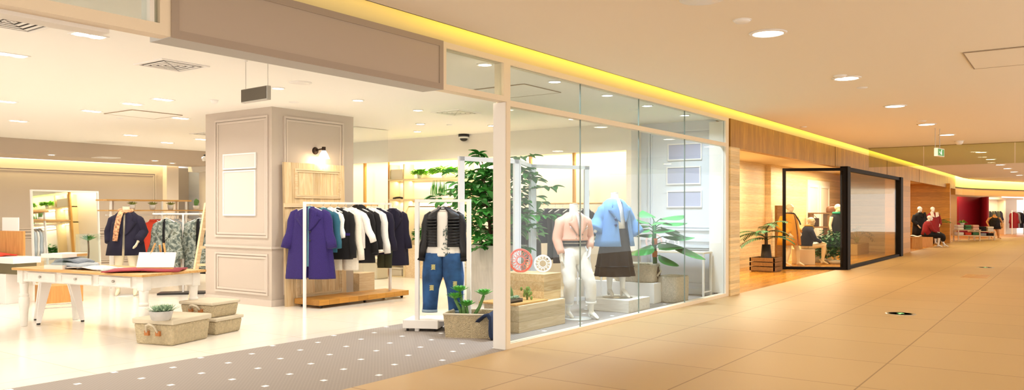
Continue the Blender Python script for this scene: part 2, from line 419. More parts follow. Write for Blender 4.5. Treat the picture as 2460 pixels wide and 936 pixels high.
# ------------------------------------------------------------------ second shop and beyond
struct('wall_fascia_wood', MB().box(13.32, 44.6, YF - .01, YF + .14, 2.57, 3.06), FASC)
struct('trim_fascia_joints', MB().box(20.6, 20.63, YF - .016, YF - .01, 2.57, 3.06).box(27.2, 27.24, YF - .016, YF - .01, 2.57, 3.06).box(33.5, 33.54, YF - .016, YF - .01, 2.57, 3.06), mat('joint_brown', '7a5420', .6))
struct('wall_pier', MB().box(13.27, 13.72, YF - .03, YF + .2, 0, 2.57), STRAW)
struct('wall_pier_far', MB().box(28.6, 31.4, YF - .03, YF + .3, 0, 2.57), PLANKW)
struct('ceiling_second_shop', MB().box(13.3, 44.6, YF + .14, 14, 2.75, 2.8), mat('warm_ceiling_paint', 'ecd3a8', .8))
struct('wall_second_shop_back', MB().box(13.3, 21.9, 7.0, 7.2, 0, 2.75).box(21.9, 31.4, 6.85, 7.2, 0, 2.75), STRAW)
struct('wall_second_shop_end', MB().box(31.2, 31.4, YF + .3, 6.85, 0, 2.75), STRAWY)
struct('wall_third_shop', MB().box(41.3, 41.5, 4.72, 9.5, 0, 2.75), PLANKW)
struct('wall_third_shop_back', MB().box(31.4, 41.3, 9.0, 9.2, 0, 2.75), PLANKW)
area('shop_two_light', (17.8, 6.1, 2.7), (0, 0, 0), 4, .4, 170, (1, .86, .62))
area('shop_two_light', (24.5, 5.8, 2.7), (0, 0, 0), 5, .8, 230, (1, .86, .64))
area('shop_three_light', (36.5, 6.2, 2.7), (0, 0, 0), 5, .8, 150, (1, .82, .54))
# framed glass box of the second shop
A0 = Vector((20.22, 6.03, 0)); A1 = Vector((20.88, 4.68, 0)); ang = math.atan2(A1.y - A0.y, A1.x - A0.x); LN = (A1 - A0).length
M4 = Matrix.Translation(A0) @ Matrix.Rotation(ang, 4, 'Z')
w = struct('window_4', MB().frame(0, LN, 0, 2.54, .07, -.06, .04, M4), DARKB)
struct('pane', MB().box(.07, LN - .07, -.01, .0, .07, 2.47, M4), glass('vitrine_glass', 'fdfaf2', .005, .15), w)
w = struct('window_5', MB().box(20.86, 21.16, 4.62, 4.80, 0, 2.58).box(21.16, 28.6, 4.66, 4.76, 2.47, 2.57).box(21.16, 28.6, 4.66, 4.76, 0, .08).box(28.2, 28.6, 4.62, 4.8, 0, 2.57), DARKB)
struct('pane', MB().box(21.16, 28.2, 4.70, 4.712, .08, 2.47), glass('vitrine_glass_front', 'f6f1e0', .06, .36), w)
d = struct('door_1', MB().box(25.4, 28.1, 6.80, 6.85, 0, 2.45), CREAMW)
struct('door_panel', MB().frame(25.5, 26.65, .2, 2.3, .08, 6.78, 6.80).frame(26.85, 28.0, .2, 2.3, .08, 6.78, 6.80), WHITE, d)
# far curved fascia and the shop at the end
pts = []
for i in range(15):
    a = i / 14 * R(80); pts.append((44.6 + 4.6 * math.sin(a), YF - 4.6 * (1 - math.cos(a)), 0))
pts.append((49.8, -4, 0)); 
def strip(mb, pts, z0, z1, off):
    for p, q in zip(pts[:-1], pts[1:]):
        t_ = (Vector(q) - Vector(p)).normalized(); n_ = Vector((-t_.y, t_.x, 0)) * off
        a, b_, c, d_ = Vector(p), Vector(q), Vector(q) + n_, Vector(p) + n_
        vs = [(v.x, v.y, z) for z in (z0, z1) for v in (a, b_, c, d_)]
        mb.add(vs, [(0, 1, 2, 3), (7, 6, 5, 4), (0, 4, 5, 1), (1, 5, 6, 2), (2, 6, 7, 3), (3, 7, 4, 0)])
    return mb
bend = [(44.6, YF, 0), (46.4, YF - .12, 0), (48.2, YF - .5, 0), (50.0, YF - 1.05, 0), (64.0, YF - 5.95, 0)]
struct('wall_far_fascia', strip(MB(), bend, 2.67, ZM + .6, .2), COVEM)
struct('trim_far_header', strip(MB(), [(x, y - .01, 0) for x, y, z in bend], 2.30, 2.67, .2), mat('amber_header_paint', 'd6a04c', .5))
struct('trim_far_line', strip(MB(), [(x, y - .03, 0) for x, y, z in bend], 2.64, 2.68, .03), DARKB)
fe = MB()
edge = [(x, y - .35, 0) for x, y, z in bend]
vs = [(44.5, YF - .35, ZM + .06), (44.5, -3.6, ZM + .06)]
struct('ceiling_far', MB().prism([(44.5, -3.6)] + [(80, -9), (80, edge[-1][1] - 3)] + [(x, y) for x, y, z in edge[::-1]], ZM, ZM + .06), MCEIL)
struct('ceiling_far_cove', MB().prism([(44.5, 2), (66, -9), (66, 6), (44.5, 6)], ZM + .6, ZM + .66), MCEIL)
for i, (p, q) in enumerate(zip(bend[:-1], bend[1:])):
    if i == 3: q = (57, YF - 3.5, 0)
    d_ = Vector(q) - Vector(p); c_ = (Vector(p) + Vector(q)) / 2
    o = area('far_cove_strip', (c_.x, c_.y - .25, ZM + .15), (R(70), 0, math.atan2(d_.y, d_.x)), d_.length, .06, 16 * d_.length, YEL)
# far shop shell, standing behind the bent fascia
e_ = Vector((.944, -.33, 0)); n_ = Vector((.33, .944, 0))
def far(a, b): v = Vector((48, 4.6, 0)) + e_ * a + n_ * b; return (v.x, v.y, 0)
struct('wall_far_shop', strip(MB(), [far(-4, 5.2), far(16, 5.2)], 0, 3.0, .15), mat('warm_cream_wall', 'ecd09a', .6))
struct('ceiling_far_shop', MB().prism([far(-5, .2)[:2], far(16, .2)[:2], far(16, 6)[:2], far(-5, 6)[:2]], 2.75, 2.8), mat('amber_ceiling_paint', 'e0b878', .8))
struct('floor_far_shop', MB().prism([far(-5, .0)[:2], far(16, .0)[:2], far(16, 6)[:2], far(-5, 6)[:2]], 0, .004), mat('amber_stone_floor', 'c98f45', .3))
for a in (0, 4.5, 9):
    p = far(a, 2.6); area('far_shop_light', (p[0], p[1], 2.7), (0, 0, 0), 1.5, 1.5, 70, (1, .72, .36))
# ------------------------------------------------------------------ ceiling fittings
def downlight(px, py, z, r, label, group, m=LAMPM, power=0, color=SHOP_C, sq=False, cat='downlight'):
    x, y = G(px, py, z)
    t = thing('recessed_downlight', label, cat, (x, y, z), 0, group)
    if sq:
        MB().frame(-r * 1.5, r * 1.5, -r * .8, r * .8, .02, -.008, .0, Matrix.Rotation(PI / 2, 4, 'X')).build('rim', WMETAL, t)
        for s in (-1, 1):
            MB().cyl((s * r * .68, 0), r * .58, -.012, -.003, 14).build('lamp', m, t)
    else:
        MB().lathe([(r * .84, -.002), (r * .88, -.014), (r, -.010), (r * 1.08, -.0005)], 28).build('rim', WMETAL, t, True)
        MB().cyl((0, 0), r * .85, -.009, -.002, 24).build('lamp', m, t)
    if power:
        a = area('downlight_lamp', (0, 0, -.03), (0, 0, 0), r * 1.6, r * 1.6, power, color, 'DISK', R(150)); a.parent = t
    return t
g = 'twin square downlights in the shop ceiling'
for px, py, lb in ((213, 84, 'bright twin downlight nearest the transom, left of the big square vent'), (28, 131, 'bright twin downlight at left edge below the corner grille'),
                   (12, 243, 'half cut-off downlight at left picture edge, higher of the two'), (44, 290, 'downlight near left picture edge, above the dropped bulkhead'),
                   (220, 266, 'lone downlight left of the ceiling access panel'), (318, 249, 'downlight just above the ceiling access panel, left of a pair'),
                   (391, 238, 'downlight just above the ceiling access panel, right of a pair'), (433, 283, 'downlight right of the ceiling access panel'),
                   (314, 324, 'small downlight far back, below the ceiling access panel'), (401, 342, 'small downlight far back close to the bulkhead and column'),
                   (484, 334, 'small downlight tucked against the column edge')):
    downlight(px, py, ZS, .10, lb, g, LAMPM, SHOP_W, SHOP_C, True)
g = 'round downlights in the shop ceiling'
for px, py, lb, c in ((668, 211, 'round downlight beside the hanging grey sign', 1), (860, 240, 'round downlight right of the column top', 1), (1004, 264, 'round downlight left of the small square vent', 1),
                   (1010, 297, 'round downlight under the small square vent, upper one', 1), (1003, 315, 'round downlight above the mirror wall, lower one', 1), (1182, 301, 'round downlight just left of the window post', 1),
                   (1165, 154, 'round downlight seen through the small transom pane', 1), (1333, 195, 'round downlight above access panel behind the upper window', 2),
                   (1459, 228, 'brightest downlight behind the upper window band', 2), (1555, 253, 'downlight behind the third upper window pane', 2), (1645, 276, 'downlight behind the upper window band at far end', 2),
                   (1376, 285, 'dim downlight just under the window bar, left of the first seam', 1), (1421, 304, 'dim downlight under the window bar, right of the first seam', 1)):
    downlight(px, py, ZS, .085, lb, g, LAMPM if c == 1 else LAMPC, SHOP_W if c == 1 else COOL_W * 1.5, SHOP_C if c == 1 else COOL_C)
for px, py, lb in ((124, 371, 'small light under the bulkhead at far left'), (372, 385, 'small light under the bulkhead near the grille'), (414, 391, 'bright small light under the bulkhead beside the corner')):
    x, y = G(px, py, 2.70)
    downlight(px, py, 2.70, .08, lb, 'bulkhead downlights', LAMPM, 10, SHOP_C)
g = 'corridor downlights in a receding row'
row = [(1845, 79, .16, 'nearest and largest of the round corridor downlights'), (2034, 187, .16, 'second nearest round corridor downlight'), (2150, 254, .16, 'third round corridor downlight from the front'),
       (2226, 298, .16, 'fourth round corridor downlight, just above the exit sign'), (2275, 323, .16, 'fifth round corridor downlight, right of the exit sign'),
       (2357, 365, .16, 'first downlight of the far row beyond the glass smoke curtain'), (2380, 382, .16, 'second downlight of the far row'), (2403, 395, .16, 'third downlight of the far row'),
       (2420, 404, .16, 'fourth downlight of the far row'), (2436, 412, .16, 'fifth downlight of the far row'), (2449, 420, .16, 'last tiny downlight of the far row')]
for px, py, r, lb in row: downlight(px, py, ZM, r, lb, g, LAMPM, MALL_W * 2.2, MALL_C)
for k, X in enumerate((-1.5, 3.0)):   # the near end of the corridor row, above and behind the camera
    o = area('corridor_lamp', (X, 2.3, ZM - .03), (0, 0, 0), .28, .28, MALL_W * 2.2, MALL_C, 'DISK')
for X in (2, 7, 12, 18, 25, 33, 42): area('corridor_lamp', (X, -1.5, ZM - .03), (0, 0, 0), .28, .28, MALL_W * 2.2, MALL_C, 'DISK')
for X, Y in ((1.5, 8), (2, 12), (1, 16), (4.2, 6.6), (1.6, 6.4), (-1, 12)): area('unseen_shop_light', (X, Y, ZS - .03), (0, 0, 0), .2, .2, SHOP_W, SHOP_C, 'DISK')  # unseen shop lights; the front ones added to brighten the ceiling there
# cool strip of the display window lights, along its ceiling
for X in (8.3, 10.2, 12.1): area('display_spot', (X, 5.5, ZS - .05), (R(-4), 0, 0), .5, .12, COOL_W * 1.7, COOL_C, 'RECTANGLE', R(95))
def vent(px, py, z, s, label, rz=0, name='air_vent', rings=4, m=None):
    x, y = G(px, py, z)
    t = thing(name, label, 'vent', (x, y, z), rz)
    mt = Matrix.Rotation(PI / 2, 4, 'X')
    MB().box(-s, s, -s, s, -.004, 0).build('backing', mat('vent_dark', '4a4038', .8), t)
    MB().frame(-s * 1.12, s * 1.12, -s * 1.12, s * 1.12, s * .16, -.012, 0, mt).build('frame', WMETAL, t)
    for k in range(rings):
        q = s * (1 - (k + 1) / (rings + .6))
        if q <= .02: break
        b = MB()
        for sx_, sy_ in ((1, 0), (-1, 0), (0, 1), (0, -1)):
            a0 = Vector((sx_ * q + (q if sx_ == 0 else 0), sy_ * q + (q if sy_ == 0 else 0), -.012 + .006 * k / rings))
            a1 = Vector((sx_ * q - (q if sx_ == 0 else 0), sy_ * q - (q if sy_ == 0 else 0), -.012 + .006 * k / rings))
            b.bar(a0, a1, s / rings * .5, .004)
        b.build('louvre', WMETAL, t)
    return t
vent(413, 156, ZS, .25, 'square four-way ceiling vent with dark louvres near the sign box')
vent(22, 50, ZS, .27, 'large slatted return air grille cut by the left picture edge')
vent(1096, 270, ZS, .26, 'small square ceiling vent left of the window post')
vent(497, 321, ZS, .22, 'far ceiling vent half hidden by the column edge')
vent(255, 378, 2.70, .2, 'slim vent under the back bulkhead')
def panel(px, py, z, sx_, sy_, label, rz=0):
    x, y = G(px, py, z)
    t = thing('access_panel', label, 'panel', (x, y, z - .003), rz)
    MB().box(-sx_, sx_, -sy_, sy_, -.006, 0).build('hatch', CEIL if z == ZS else MCEIL, t)
    MB().frame(-sx_ - .012, sx_ + .012, -sy_ - .012, sy_ + .012, .01, -.0, .008, Matrix.Rotation(-PI / 2, 4, 'X')).build('rim', mat('panel_rim_tan', 'a8937a', .7), t)  # thin rim, a darker tan than the hatch
panel(345, 274, ZS, .42, .42, 'flat square access panel in the shop ceiling, left of the column')
panel(1240, 218, ZS, .42, .42, 'square access panel seen through the upper display window')
panel(2420, 137, ZM, .55, .35, 'rectangular hatch in the corridor ceiling at right edge')
def disc(px, py, z, r, h, name, label, cat, m=WMETAL, group=None):
    x, y = G(px, py, z)
    t = thing(name, label, cat, (x, y, z), 0, group)
    MB().lathe([(r, 0), (r, -h * .4), (r * .8, -h * .8), (r * .5, -h)], 24).build('housing', m, t, True)
    MB().lathe([(r * 1.15, .0), (r * 1.15, -.005), (r, -.006)], 24).build('base_ring', WMETAL, t, True)
disc(722, 198, ZS, .12, .015, 'ceiling_speaker', 'flat round ceiling speaker right of the hanging sign', 'speaker')
disc(515, 240, ZS, .055, .05, 'smoke_detector', 'small smoke detector above the column left corner', 'smoke detector')
disc(706, 245, ZS, .06, .012, 'blanking_disc', 'faint round cover plate right of the hanging grey sign', 'cover')
disc(288, 283, ZS, .05, .02, 'sprinkler_cover', 'tiny round sprinkler cover left of the access panel', 'sprinkler')
disc(1080, 299, ZS, .05, .02, 'sprinkler_cover', 'tiny round sprinkler cover above the dome camera', 'sprinkler')
disc(1523, 262, ZS, .06, .02, 'smoke_detector', 'small detector seen through the upper window near third pane', 'smoke detector')
disc(1686, -2, ZM, .15, .02, 'ceiling_speaker', 'round speaker in the corridor ceiling cut by the top edge', 'speaker')
disc(1783, 48, ZM, .07, .03, 'smoke_detector', 'smoke detector just above the largest corridor downlight', 'smoke detector')
disc(2018, 181, ZM, .07, .03, 'smoke_detector', 'smoke detector overlapping the second corridor downlight', 'smoke detector')
disc(2071, 210, ZM, .06, .02, 'sprinkler_cover', 'round cover right of the second corridor downlight', 'sprinkler')
disc(2214, 290, ZM, .07, .02, 'sprinkler_cover', 'round cover just above the fourth corridor downlight', 'sprinkler')
disc(1930, 304, ZM, .06, .02, 'sprinkler_cover', 'round cover in corridor ceiling near the yellow cove', 'sprinkler')
disc(2304, 338, ZM, .09, .09, 'dome_camera', 'small dome camera on the corridor ceiling right of exit sign', 'security camera')
# dome camera in the shop
x, y = G(1114, 322, ZS)
t = thing('dome_camera', 'black and white dome camera on shop ceiling above the tree', 'security camera', (x, y, ZS))
MB().cyl((0, 0), .11, -.05, 0, 24).build('mount', BLACK, t, True)
MB().cyl((0, 0), .10, -.09, -.05, 24).build('collar', WMETAL, t, True)
MB().ball((0, 0, -.09), .08, .08, .06).build('dome', BLACK, t, True)
x, y = G(495, 371, 2.70)
t = thing('bullet_camera', 'small white bullet camera under bulkhead beside the column', 'security camera', (x, y, 2.70))
MB().cyl((0, 0), .05, -.03, 0).build('mount', BLACK, t, True)
MB().tube([(-.08, 0, -.1), (.08, 0, -.07)], .05, 14).bar((0, 0, -.08), (0, 0, -.01), .02).build('housing', WMETAL, t, True)
# hanging sign
p0 = Vector(GD(579, 248, 8.4)); p1 = Vector(GD(641, 241, 8.1)); ang = math.atan2(p1.y - p0.y, p1.x - p0.x)
t = thing('hanging_sign', 'blank dark grey box sign hanging by two rods from ceiling', 'sign', (p0.x, p0.y, p0.z), ang)
LN = math.hypot(p1.x - p0.x, p1.y - p0.y); h_ = .145
MB().box(0, LN, 0, .05, 0, h_).build('casing', STEEL, t, bevel=.004)
MB().box(.008, LN - .008, -.004, 0, .012, h_ - .006).build('face_panel', mat('sign_face_dark', '4c4334', .5), t)
for q in (.05, LN - .02): MB().cyl((q, .025), .003, h_, ZS - p0.z, 8).build('rod', STEEL, t)
for q in (.05, LN - .02): MB().cyl((q, .025), .02, ZS - p0.z - .012, ZS - p0.z, 12).build('ceiling_rose', WMETAL, t)
# green exit sign over the corridor
x, y = G(2252, 308, ZM)
t = thing('exit_sign', 'small green running man exit sign on rods in the corridor', 'sign', (x, y, ZM), R(-8))
MB().box(-.22, .22, -.066, .0, -.56, -.40).build('casing', WMETAL, t)
MB().box(-.20, .20, -.066, -.06, -.545, -.415).build('face_panel', mat('exit_green', '2f8a3c', .5, emit='3aa84a', es=.5), t)
mn = MB().cyl((0, 0), .012, -.001, .0, 10)
mn = MB().tube([(-.02, -.068, -.50), (.0, -.068, -.47), (.02, -.068, -.45)], .008, 6).ball((.03, -.068, -.435), .01).tube([(0, -.068, -.47), (.03, -.068, -.49), (.02, -.068, -.53)], .007, 6).tube([(0, -.068, -.47), (-.03, -.068, -.51), (-.05, -.068, -.51)], .007, 6).bar((-.12, -.068, -.48), (-.07, -.068, -.48), .012)
mn.build('running_figure', mat('exit_white', 'f4fff4', .5, emit='ffffff', es=.6), t)
for q in (-.15, .15): MB().cyl((q, 0), .006, -.40, 0, 8).build('rod', STEEL, t)
# glass smoke curtain across the corridor
Xs = G(2219, 350, ZM)[0]
t = thing('smoke_curtain', 'row of hanging greenish glass smoke panels across corridor ceiling', 'glass panel', (Xs, 0, ZM))
ys = [4.4, G(2219, 350, ZM)[1], G(2437, 339, ZM)[1], -2.2]
for a_, b_ in zip(ys[:-1], ys[1:]): MB().box(-.006, .006, b_ + .01, a_ - .01, -.5, -.01).build('glass_sheet', glass('smoke_glass', 'ecedd2', .05, .3), t)
MB().box(-.02, .02, ys[-1], ys[0], -.012, 0).build('head_rail', mat('rail_brown', '8b7440', .5), t)
# floor lights and plate in the corridor
for px, py, lb in ((2163, 753, 'round steel floor exit light with green arrow, nearest'), (2367, 642, 'small far round floor exit light in corridor')):
    x, y = G(px, py)
    t = thing('floor_exit_light', lb, 'floor light', (x, y, 0), 0, 'floor exit lights')
    MB().lathe([(.2, 0), (.2, .004), (.17, .006), (.155, .003)], 32).build('rim', STEEL, t, True)
    MB().cyl((0, 0), .155, 0, .003, 32).build('glass_disc', mat('dark_green_glass', '20301c', .15), t)
    MB().prism([(-.07, -.015), (.02, -.015), (.02, -.05), (.09, 0), (.02, .05), (.02, .015), (-.07, .015)], .003, .005).build('arrow', mat('arrow_green', '9fe89a', .5, emit='8cf08c', es=.6), t)
x, y = G(2345, 663)
t = thing('floor_hatch', 'tan rectangular metal floor hatch in the corridor', 'hatch', (x, y, 0))
MB().box(-.5, .5, -.22, .22, 0, .003).build('plate', mat('copper_plate', 'b5804a', .35, .3), t)
MB().frame(-.53, .53, -.25, .25, .03, 0, .004, Matrix.Rotation(PI / 2, 4, 'X') @ Matrix.Translation((0, 0, 0))).build('rim', mat('copper_rim', 'c89a5e', .4, .3), t)
# wall pictures
def pictureX(px0, py0, px1, py1, X, label, group, face):
    y0, z1 = GX(px0, py0, X); y1, z0 = GX(px1, py1, X)
    y0, y1 = sorted((y0, y1))
    t = thing('blank_poster', label, 'poster', (X, (y0 + y1) / 2, (z0 + z1) / 2), PI / 2 * -1, group)
    w_, h_ = (y1 - y0) / 2, abs(z1 - z0) / 2
    MB().frame(-w_, w_, -h_, h_, .022, -.025, -.002).build('frame', WMETAL, t)
    MB().box(-w_ + .02, w_ - .02, -.014, -.003, -h_ + .02, h_ - .02).build('sheet', face, t)
PINK = mat('pink_blank_sheet', 'e8d2cb', .5); LAV = mat('lavender_blank_sheet', 'b9bbd2', .5)
pictureX(538, 371, 617, 404, CX0, 'small blank pink framed poster high on the grey column', 'column posters', PINK)
pictureX(538, 411, 616, 518, CX0, 'large blank pink framed poster on the grey column', 'column posters', PINK)
g = 'blank posters behind the display window'
for a in ((1605, 346, 1687, 383, 'top blank lavender poster on the cool window wall'), (1602, 401, 1684, 442, 'middle blank lavender poster on the cool window wall'), (1603, 458, 1687, 498, 'bottom blank lavender poster on the cool window wall')):
    pictureX(a[0], a[1], a[2], a[3], 13.2, a[4], g, LAV)
# wall lamp on the column
x, z = GY(757, 362, CY0)
t = thing('wall_sconce', 'lit bronze wall lamp with white cone shade on column', 'lamp', (x, CY0, z))
BRZ = mat('old_bronze', '3a2a1f', .4, .6)
MB().lathe([(.06, 0), (.055, .02), (.03, .035)], 20, M=Matrix.Rotation(PI / 2, 4, 'X')).build('backplate', BRZ, t, True)
MB().tube([(0, -.02, 0), (.02, -.08, .02), (.05, -.14, .03)], .012, 8).cyl((.05, -.15), .03, -.0, .06).build('arm', BRZ, t, True)
MB().lathe([(.03, .0), (.06, -.05), (.095, -.13), (.085, -.125), (.03, -.01)], 20, (.05, -.15, 0)).build('lamp_shade', mat('lit_opal_shade', 'fff6e8', .4, emit='fff0d8', es=3.0), t, True)
l = bpy.data.lights.new('sconce_bulb', 'POINT'); l.energy = 9; l.color = (1, .75, .45); l.shadow_soft_size = .04
o = bpy.data.objects.new('sconce_bulb', l); COL.objects.link(o); o.parent = t; o.location = (.05, -.15, -.17)
# mirror wall beside the column and leaning mirror on the left
t = thing('wall_mirror', 'tall frameless mirror panel between column and side wall', 'mirror', (9.36, 11.0, 0))
MB().box(0, 1.87, 0, .012, 0.0, ZS - .01).build('mirror_glass', MIRROR, t)
MB().box(-.0, 1.88, .012, .05, 0, ZS - .01).build('backing', mat('mirror_backing', '9a9a92', .5), t)
x, y, _ = GD(80, 600, 15.6); 
t = thing('leaning_mirror', 'large white-edged mirror leaning behind the white table', 'mirror', (x, y, 0), R(11))
MR = Matrix.Rotation(R(-3), 4, 'X')
MB().box(.03, 1.47, -.012, 0, .03, 1.86, MR).build('mirror_glass', MIRROR, t)
MB().frame(0, 1.50, 0, 1.89, .03, -.03, .01, MR).build('frame', WMETAL, t)
# ------------------------------------------------------------------ clothes
def cloth(name, c, noise=.06, ns=60, bump=.25, bs=220, rough=.9, sheen=.03):
    return mat(name, c, rough, noise=noise, ns=ns, bump=bump, bs=bs, sheen=sheen)
C_PURPLE = cloth('purple_boucle_wool', '2f1f68', .18, 90, .6, 160)
C_TEAL = cloth('teal_knit', '2a6076'); C_BLACK = cloth('black_wool', '110e11'); C_NAVY = cloth('navy_wool', '18122c')
C_CREAM = cloth('cream_cotton', 'efe6d6'); C_WHITE = cloth('white_cotton', 'f7f4ef'); C_OLIVE = cloth('dark_olive_twill', '3b3c26')
C_ORANGE = cloth('orange_red_jersey', 'd8452a'); C_PALEB = cloth('pale_blue_cotton', 'bccbd8'); C_GREY = cloth('grey_marl', '9b9c9e')
C_DENIM = cloth('blue_denim', '2a5284', .42, 7, .3, 300); C_DDEN = cloth('dark_denim', '1c2c4a', .3, 12)
C_PINKJ = cloth('blush_leather', 'e9b39c', .05, 20, .15, 40, .5, 0); C_BLUEJ = cloth('sky_blue_wool', '6f9bd2', .05, 40)
C_SKIRT = cloth('dark_brown_skirt_cloth', '241a16', .1, 30); C_YEL = cloth('mustard_yellow_wool', 'e8a41c', .06, 30)
C_RED = cloth('deep_red_wool', '8e1c22'); C_DPINK = cloth('dusty_red_cloth', 'a8414a')
C_TEALSH = cloth('pale_teal_shirt', '6fa5b4')
def camo():
    m = mat('grey_green_camouflage', '83897f', .9, noise=.01)
    nt = m.node_tree; N = nt.nodes; L = nt.links; b = N['Principled BSDF']
    n = N.new('ShaderNodeTexNoise'); n.inputs['Scale'].default_value = 14; n.inputs['Detail'].default_value = 3
    tc = N.new('ShaderNodeTexCoord'); L.new(tc.outputs['Object'], n.inputs['Vector'])
    r = N.new('ShaderNodeValToRGB'); r.color_ramp.interpolation = 'CONSTANT'
    e = r.color_ramp.elements; e[0].color = lin('55605a'); e[1].position = .44; e[1].color = lin('7f887f')
    for p, c in ((.53, 'a4aaa0'), (.6, '6a6f60')):
        q = e.new(p); q.color = lin(c)
    L.new(n.outputs[0], r.inputs[0]); L.new(r.outputs[0], b.inputs['Base Color'])
    return m
C_CAMO = camo()
def shell(mb, prof, a0=0, a1=2 * PI, n=36, ph=0, amp=.05, k=7, back=None):
    """cloth surface: prof = list of (z, rx, ry, droop, cx, cy); a0,a1 numbers or functions of u"""
    m = len(prof); rows = []
    full = not callable(a0) and abs(a1 - a0 - 2 * PI) < 1e-6
    for i, p in enumerate(prof):
        z, rx, ry, dr, cx, cy = (list(p) + [0, 0, 0])[:6]; u = i / (m - 1)
        s0 = a0(u) if callable(a0) else a0; s1 = a1(u) if callable(a1) else a1
        row = []
        cnt = n if full else n + 1
        for j in range(cnt):
            th = s0 + (s1 - s0) * j / n
            f = 1 + amp * u * (math.sin(k * th + ph + u * 1.3) + .5 * math.sin((k + 4) * th + ph * 2.1))
            c, s_ = math.cos(th), math.sin(th)
            row.append((cx + rx * f * math.copysign(abs(c) ** .9, c), cy + ry * f * s_, z - dr * abs(c) ** 1.3))
        rows.append(row)
    o = len(mb.v); w = len(rows[0]); mb.v += [q for r_ in rows for q in r_]
    for i in range(m - 1):
        for j in range(w if full else w - 1):
            j2 = (j + 1) % w
            mb.f.append((o + i * w + j, o + i * w + j2, o + (i + 1) * w + j2, o + (i + 1) * w + j))
    return mb
def sprof(w, L, hem, dep, neck=.075, hdep=None, waist=None, nk=.02):
    hdep = hdep or dep * 1.2; waist = waist or (w + hem) / 2
    return [(nk, neck * .8, .05, 0), (0, neck, .058, .0), (-.012, w * .62, dep * .8, .022), (-.03, w * .93, dep * .95, .045), (-.09, w, dep, .03), (-.2, w * .97, dep * 1.02, .01),
            (-L * .42, waist, dep, 0), (-L * .6, waist + (hem - waist) * .35, dep + (hdep - dep) * .4, 0), (-L * .8, waist + (hem - waist) * .7, dep + (hdep - dep) * .7, 0), (-L * .97, hem, hdep, 0), (-L, hem * .99, hdep * .98, 0)]
FR = -PI / 2
def sleeve_pts(s, w, sl, ang, fwd=.03):
    x0, z0 = s * (w * .90), -.10
    p = [(s * w * .70, 0, -.055)]
    for i in range(6):
        u = i / 5; p.append((x0 + s * math.sin(R(ang)) * sl * u + s * .012 * math.sin(u * 9), -fwd * u * u * 2, z0 - math.cos(R(ang)) * sl * u))
    return p
def surf_at(prof, z, th):
    """point on the unfolded garment surface at nominal height z"""
    for p, q in zip(prof[:-1], prof[1:]):
        if p[0] >= z >= q[0]:
            u = (p[0] - z) / max(1e-6, p[0] - q[0]); r = [a + (b - a) * u for a, b in zip((list(p) + [0, 0, 0])[:6], (list(q) + [0, 0, 0])[:6])]; break
    else: r = (list(prof[-1]) + [0, 0, 0])[:6]
    c = math.cos(th); return Vector((r[4] + r[1] * math.copysign(abs(c) ** .9, c), r[5] + r[2] * math.sin(th), r[0] - r[3] * abs(c) ** 1.3))
def lapel_mb(prof, s, gap, top, bot, wide=1.0, off=.014):
    """collar and notched lapel laid on the garment front, s = side, widths in radians"""
    mb = MB(); n = 12; rows = []
    for i in range(n + 1):
        v = i / n; z = top + (bot - top) * v
        w_ = (.34 + .3 * v if v < .30 else (.36 if v < .36 else .80 * (1 - (v - .36) / .64) ** .75)) * wide
        g_ = gap * 3 * v + .22 * (1 - v) ** 2; row = []
        for k in range(4):
            p = surf_at(prof, z, FR + s * (g_ + w_ * k / 3)); row.append(Vector((p.x * 1.02, p.y - off - .006 * (k in (1, 2)), p.z)))
        rows.append(row)
    vs = [tuple(p) for r_ in rows for p in r_]; fs = []
    for i in range(n):
        for k in range(3): fs.append((i * 4 + k, i * 4 + k + 1, (i + 1) * 4 + k + 1, (i + 1) * 4 + k))
    return mb.add(vs, fs)
BTN = mat('dark_button', '201a30', .3)
seed = [3]
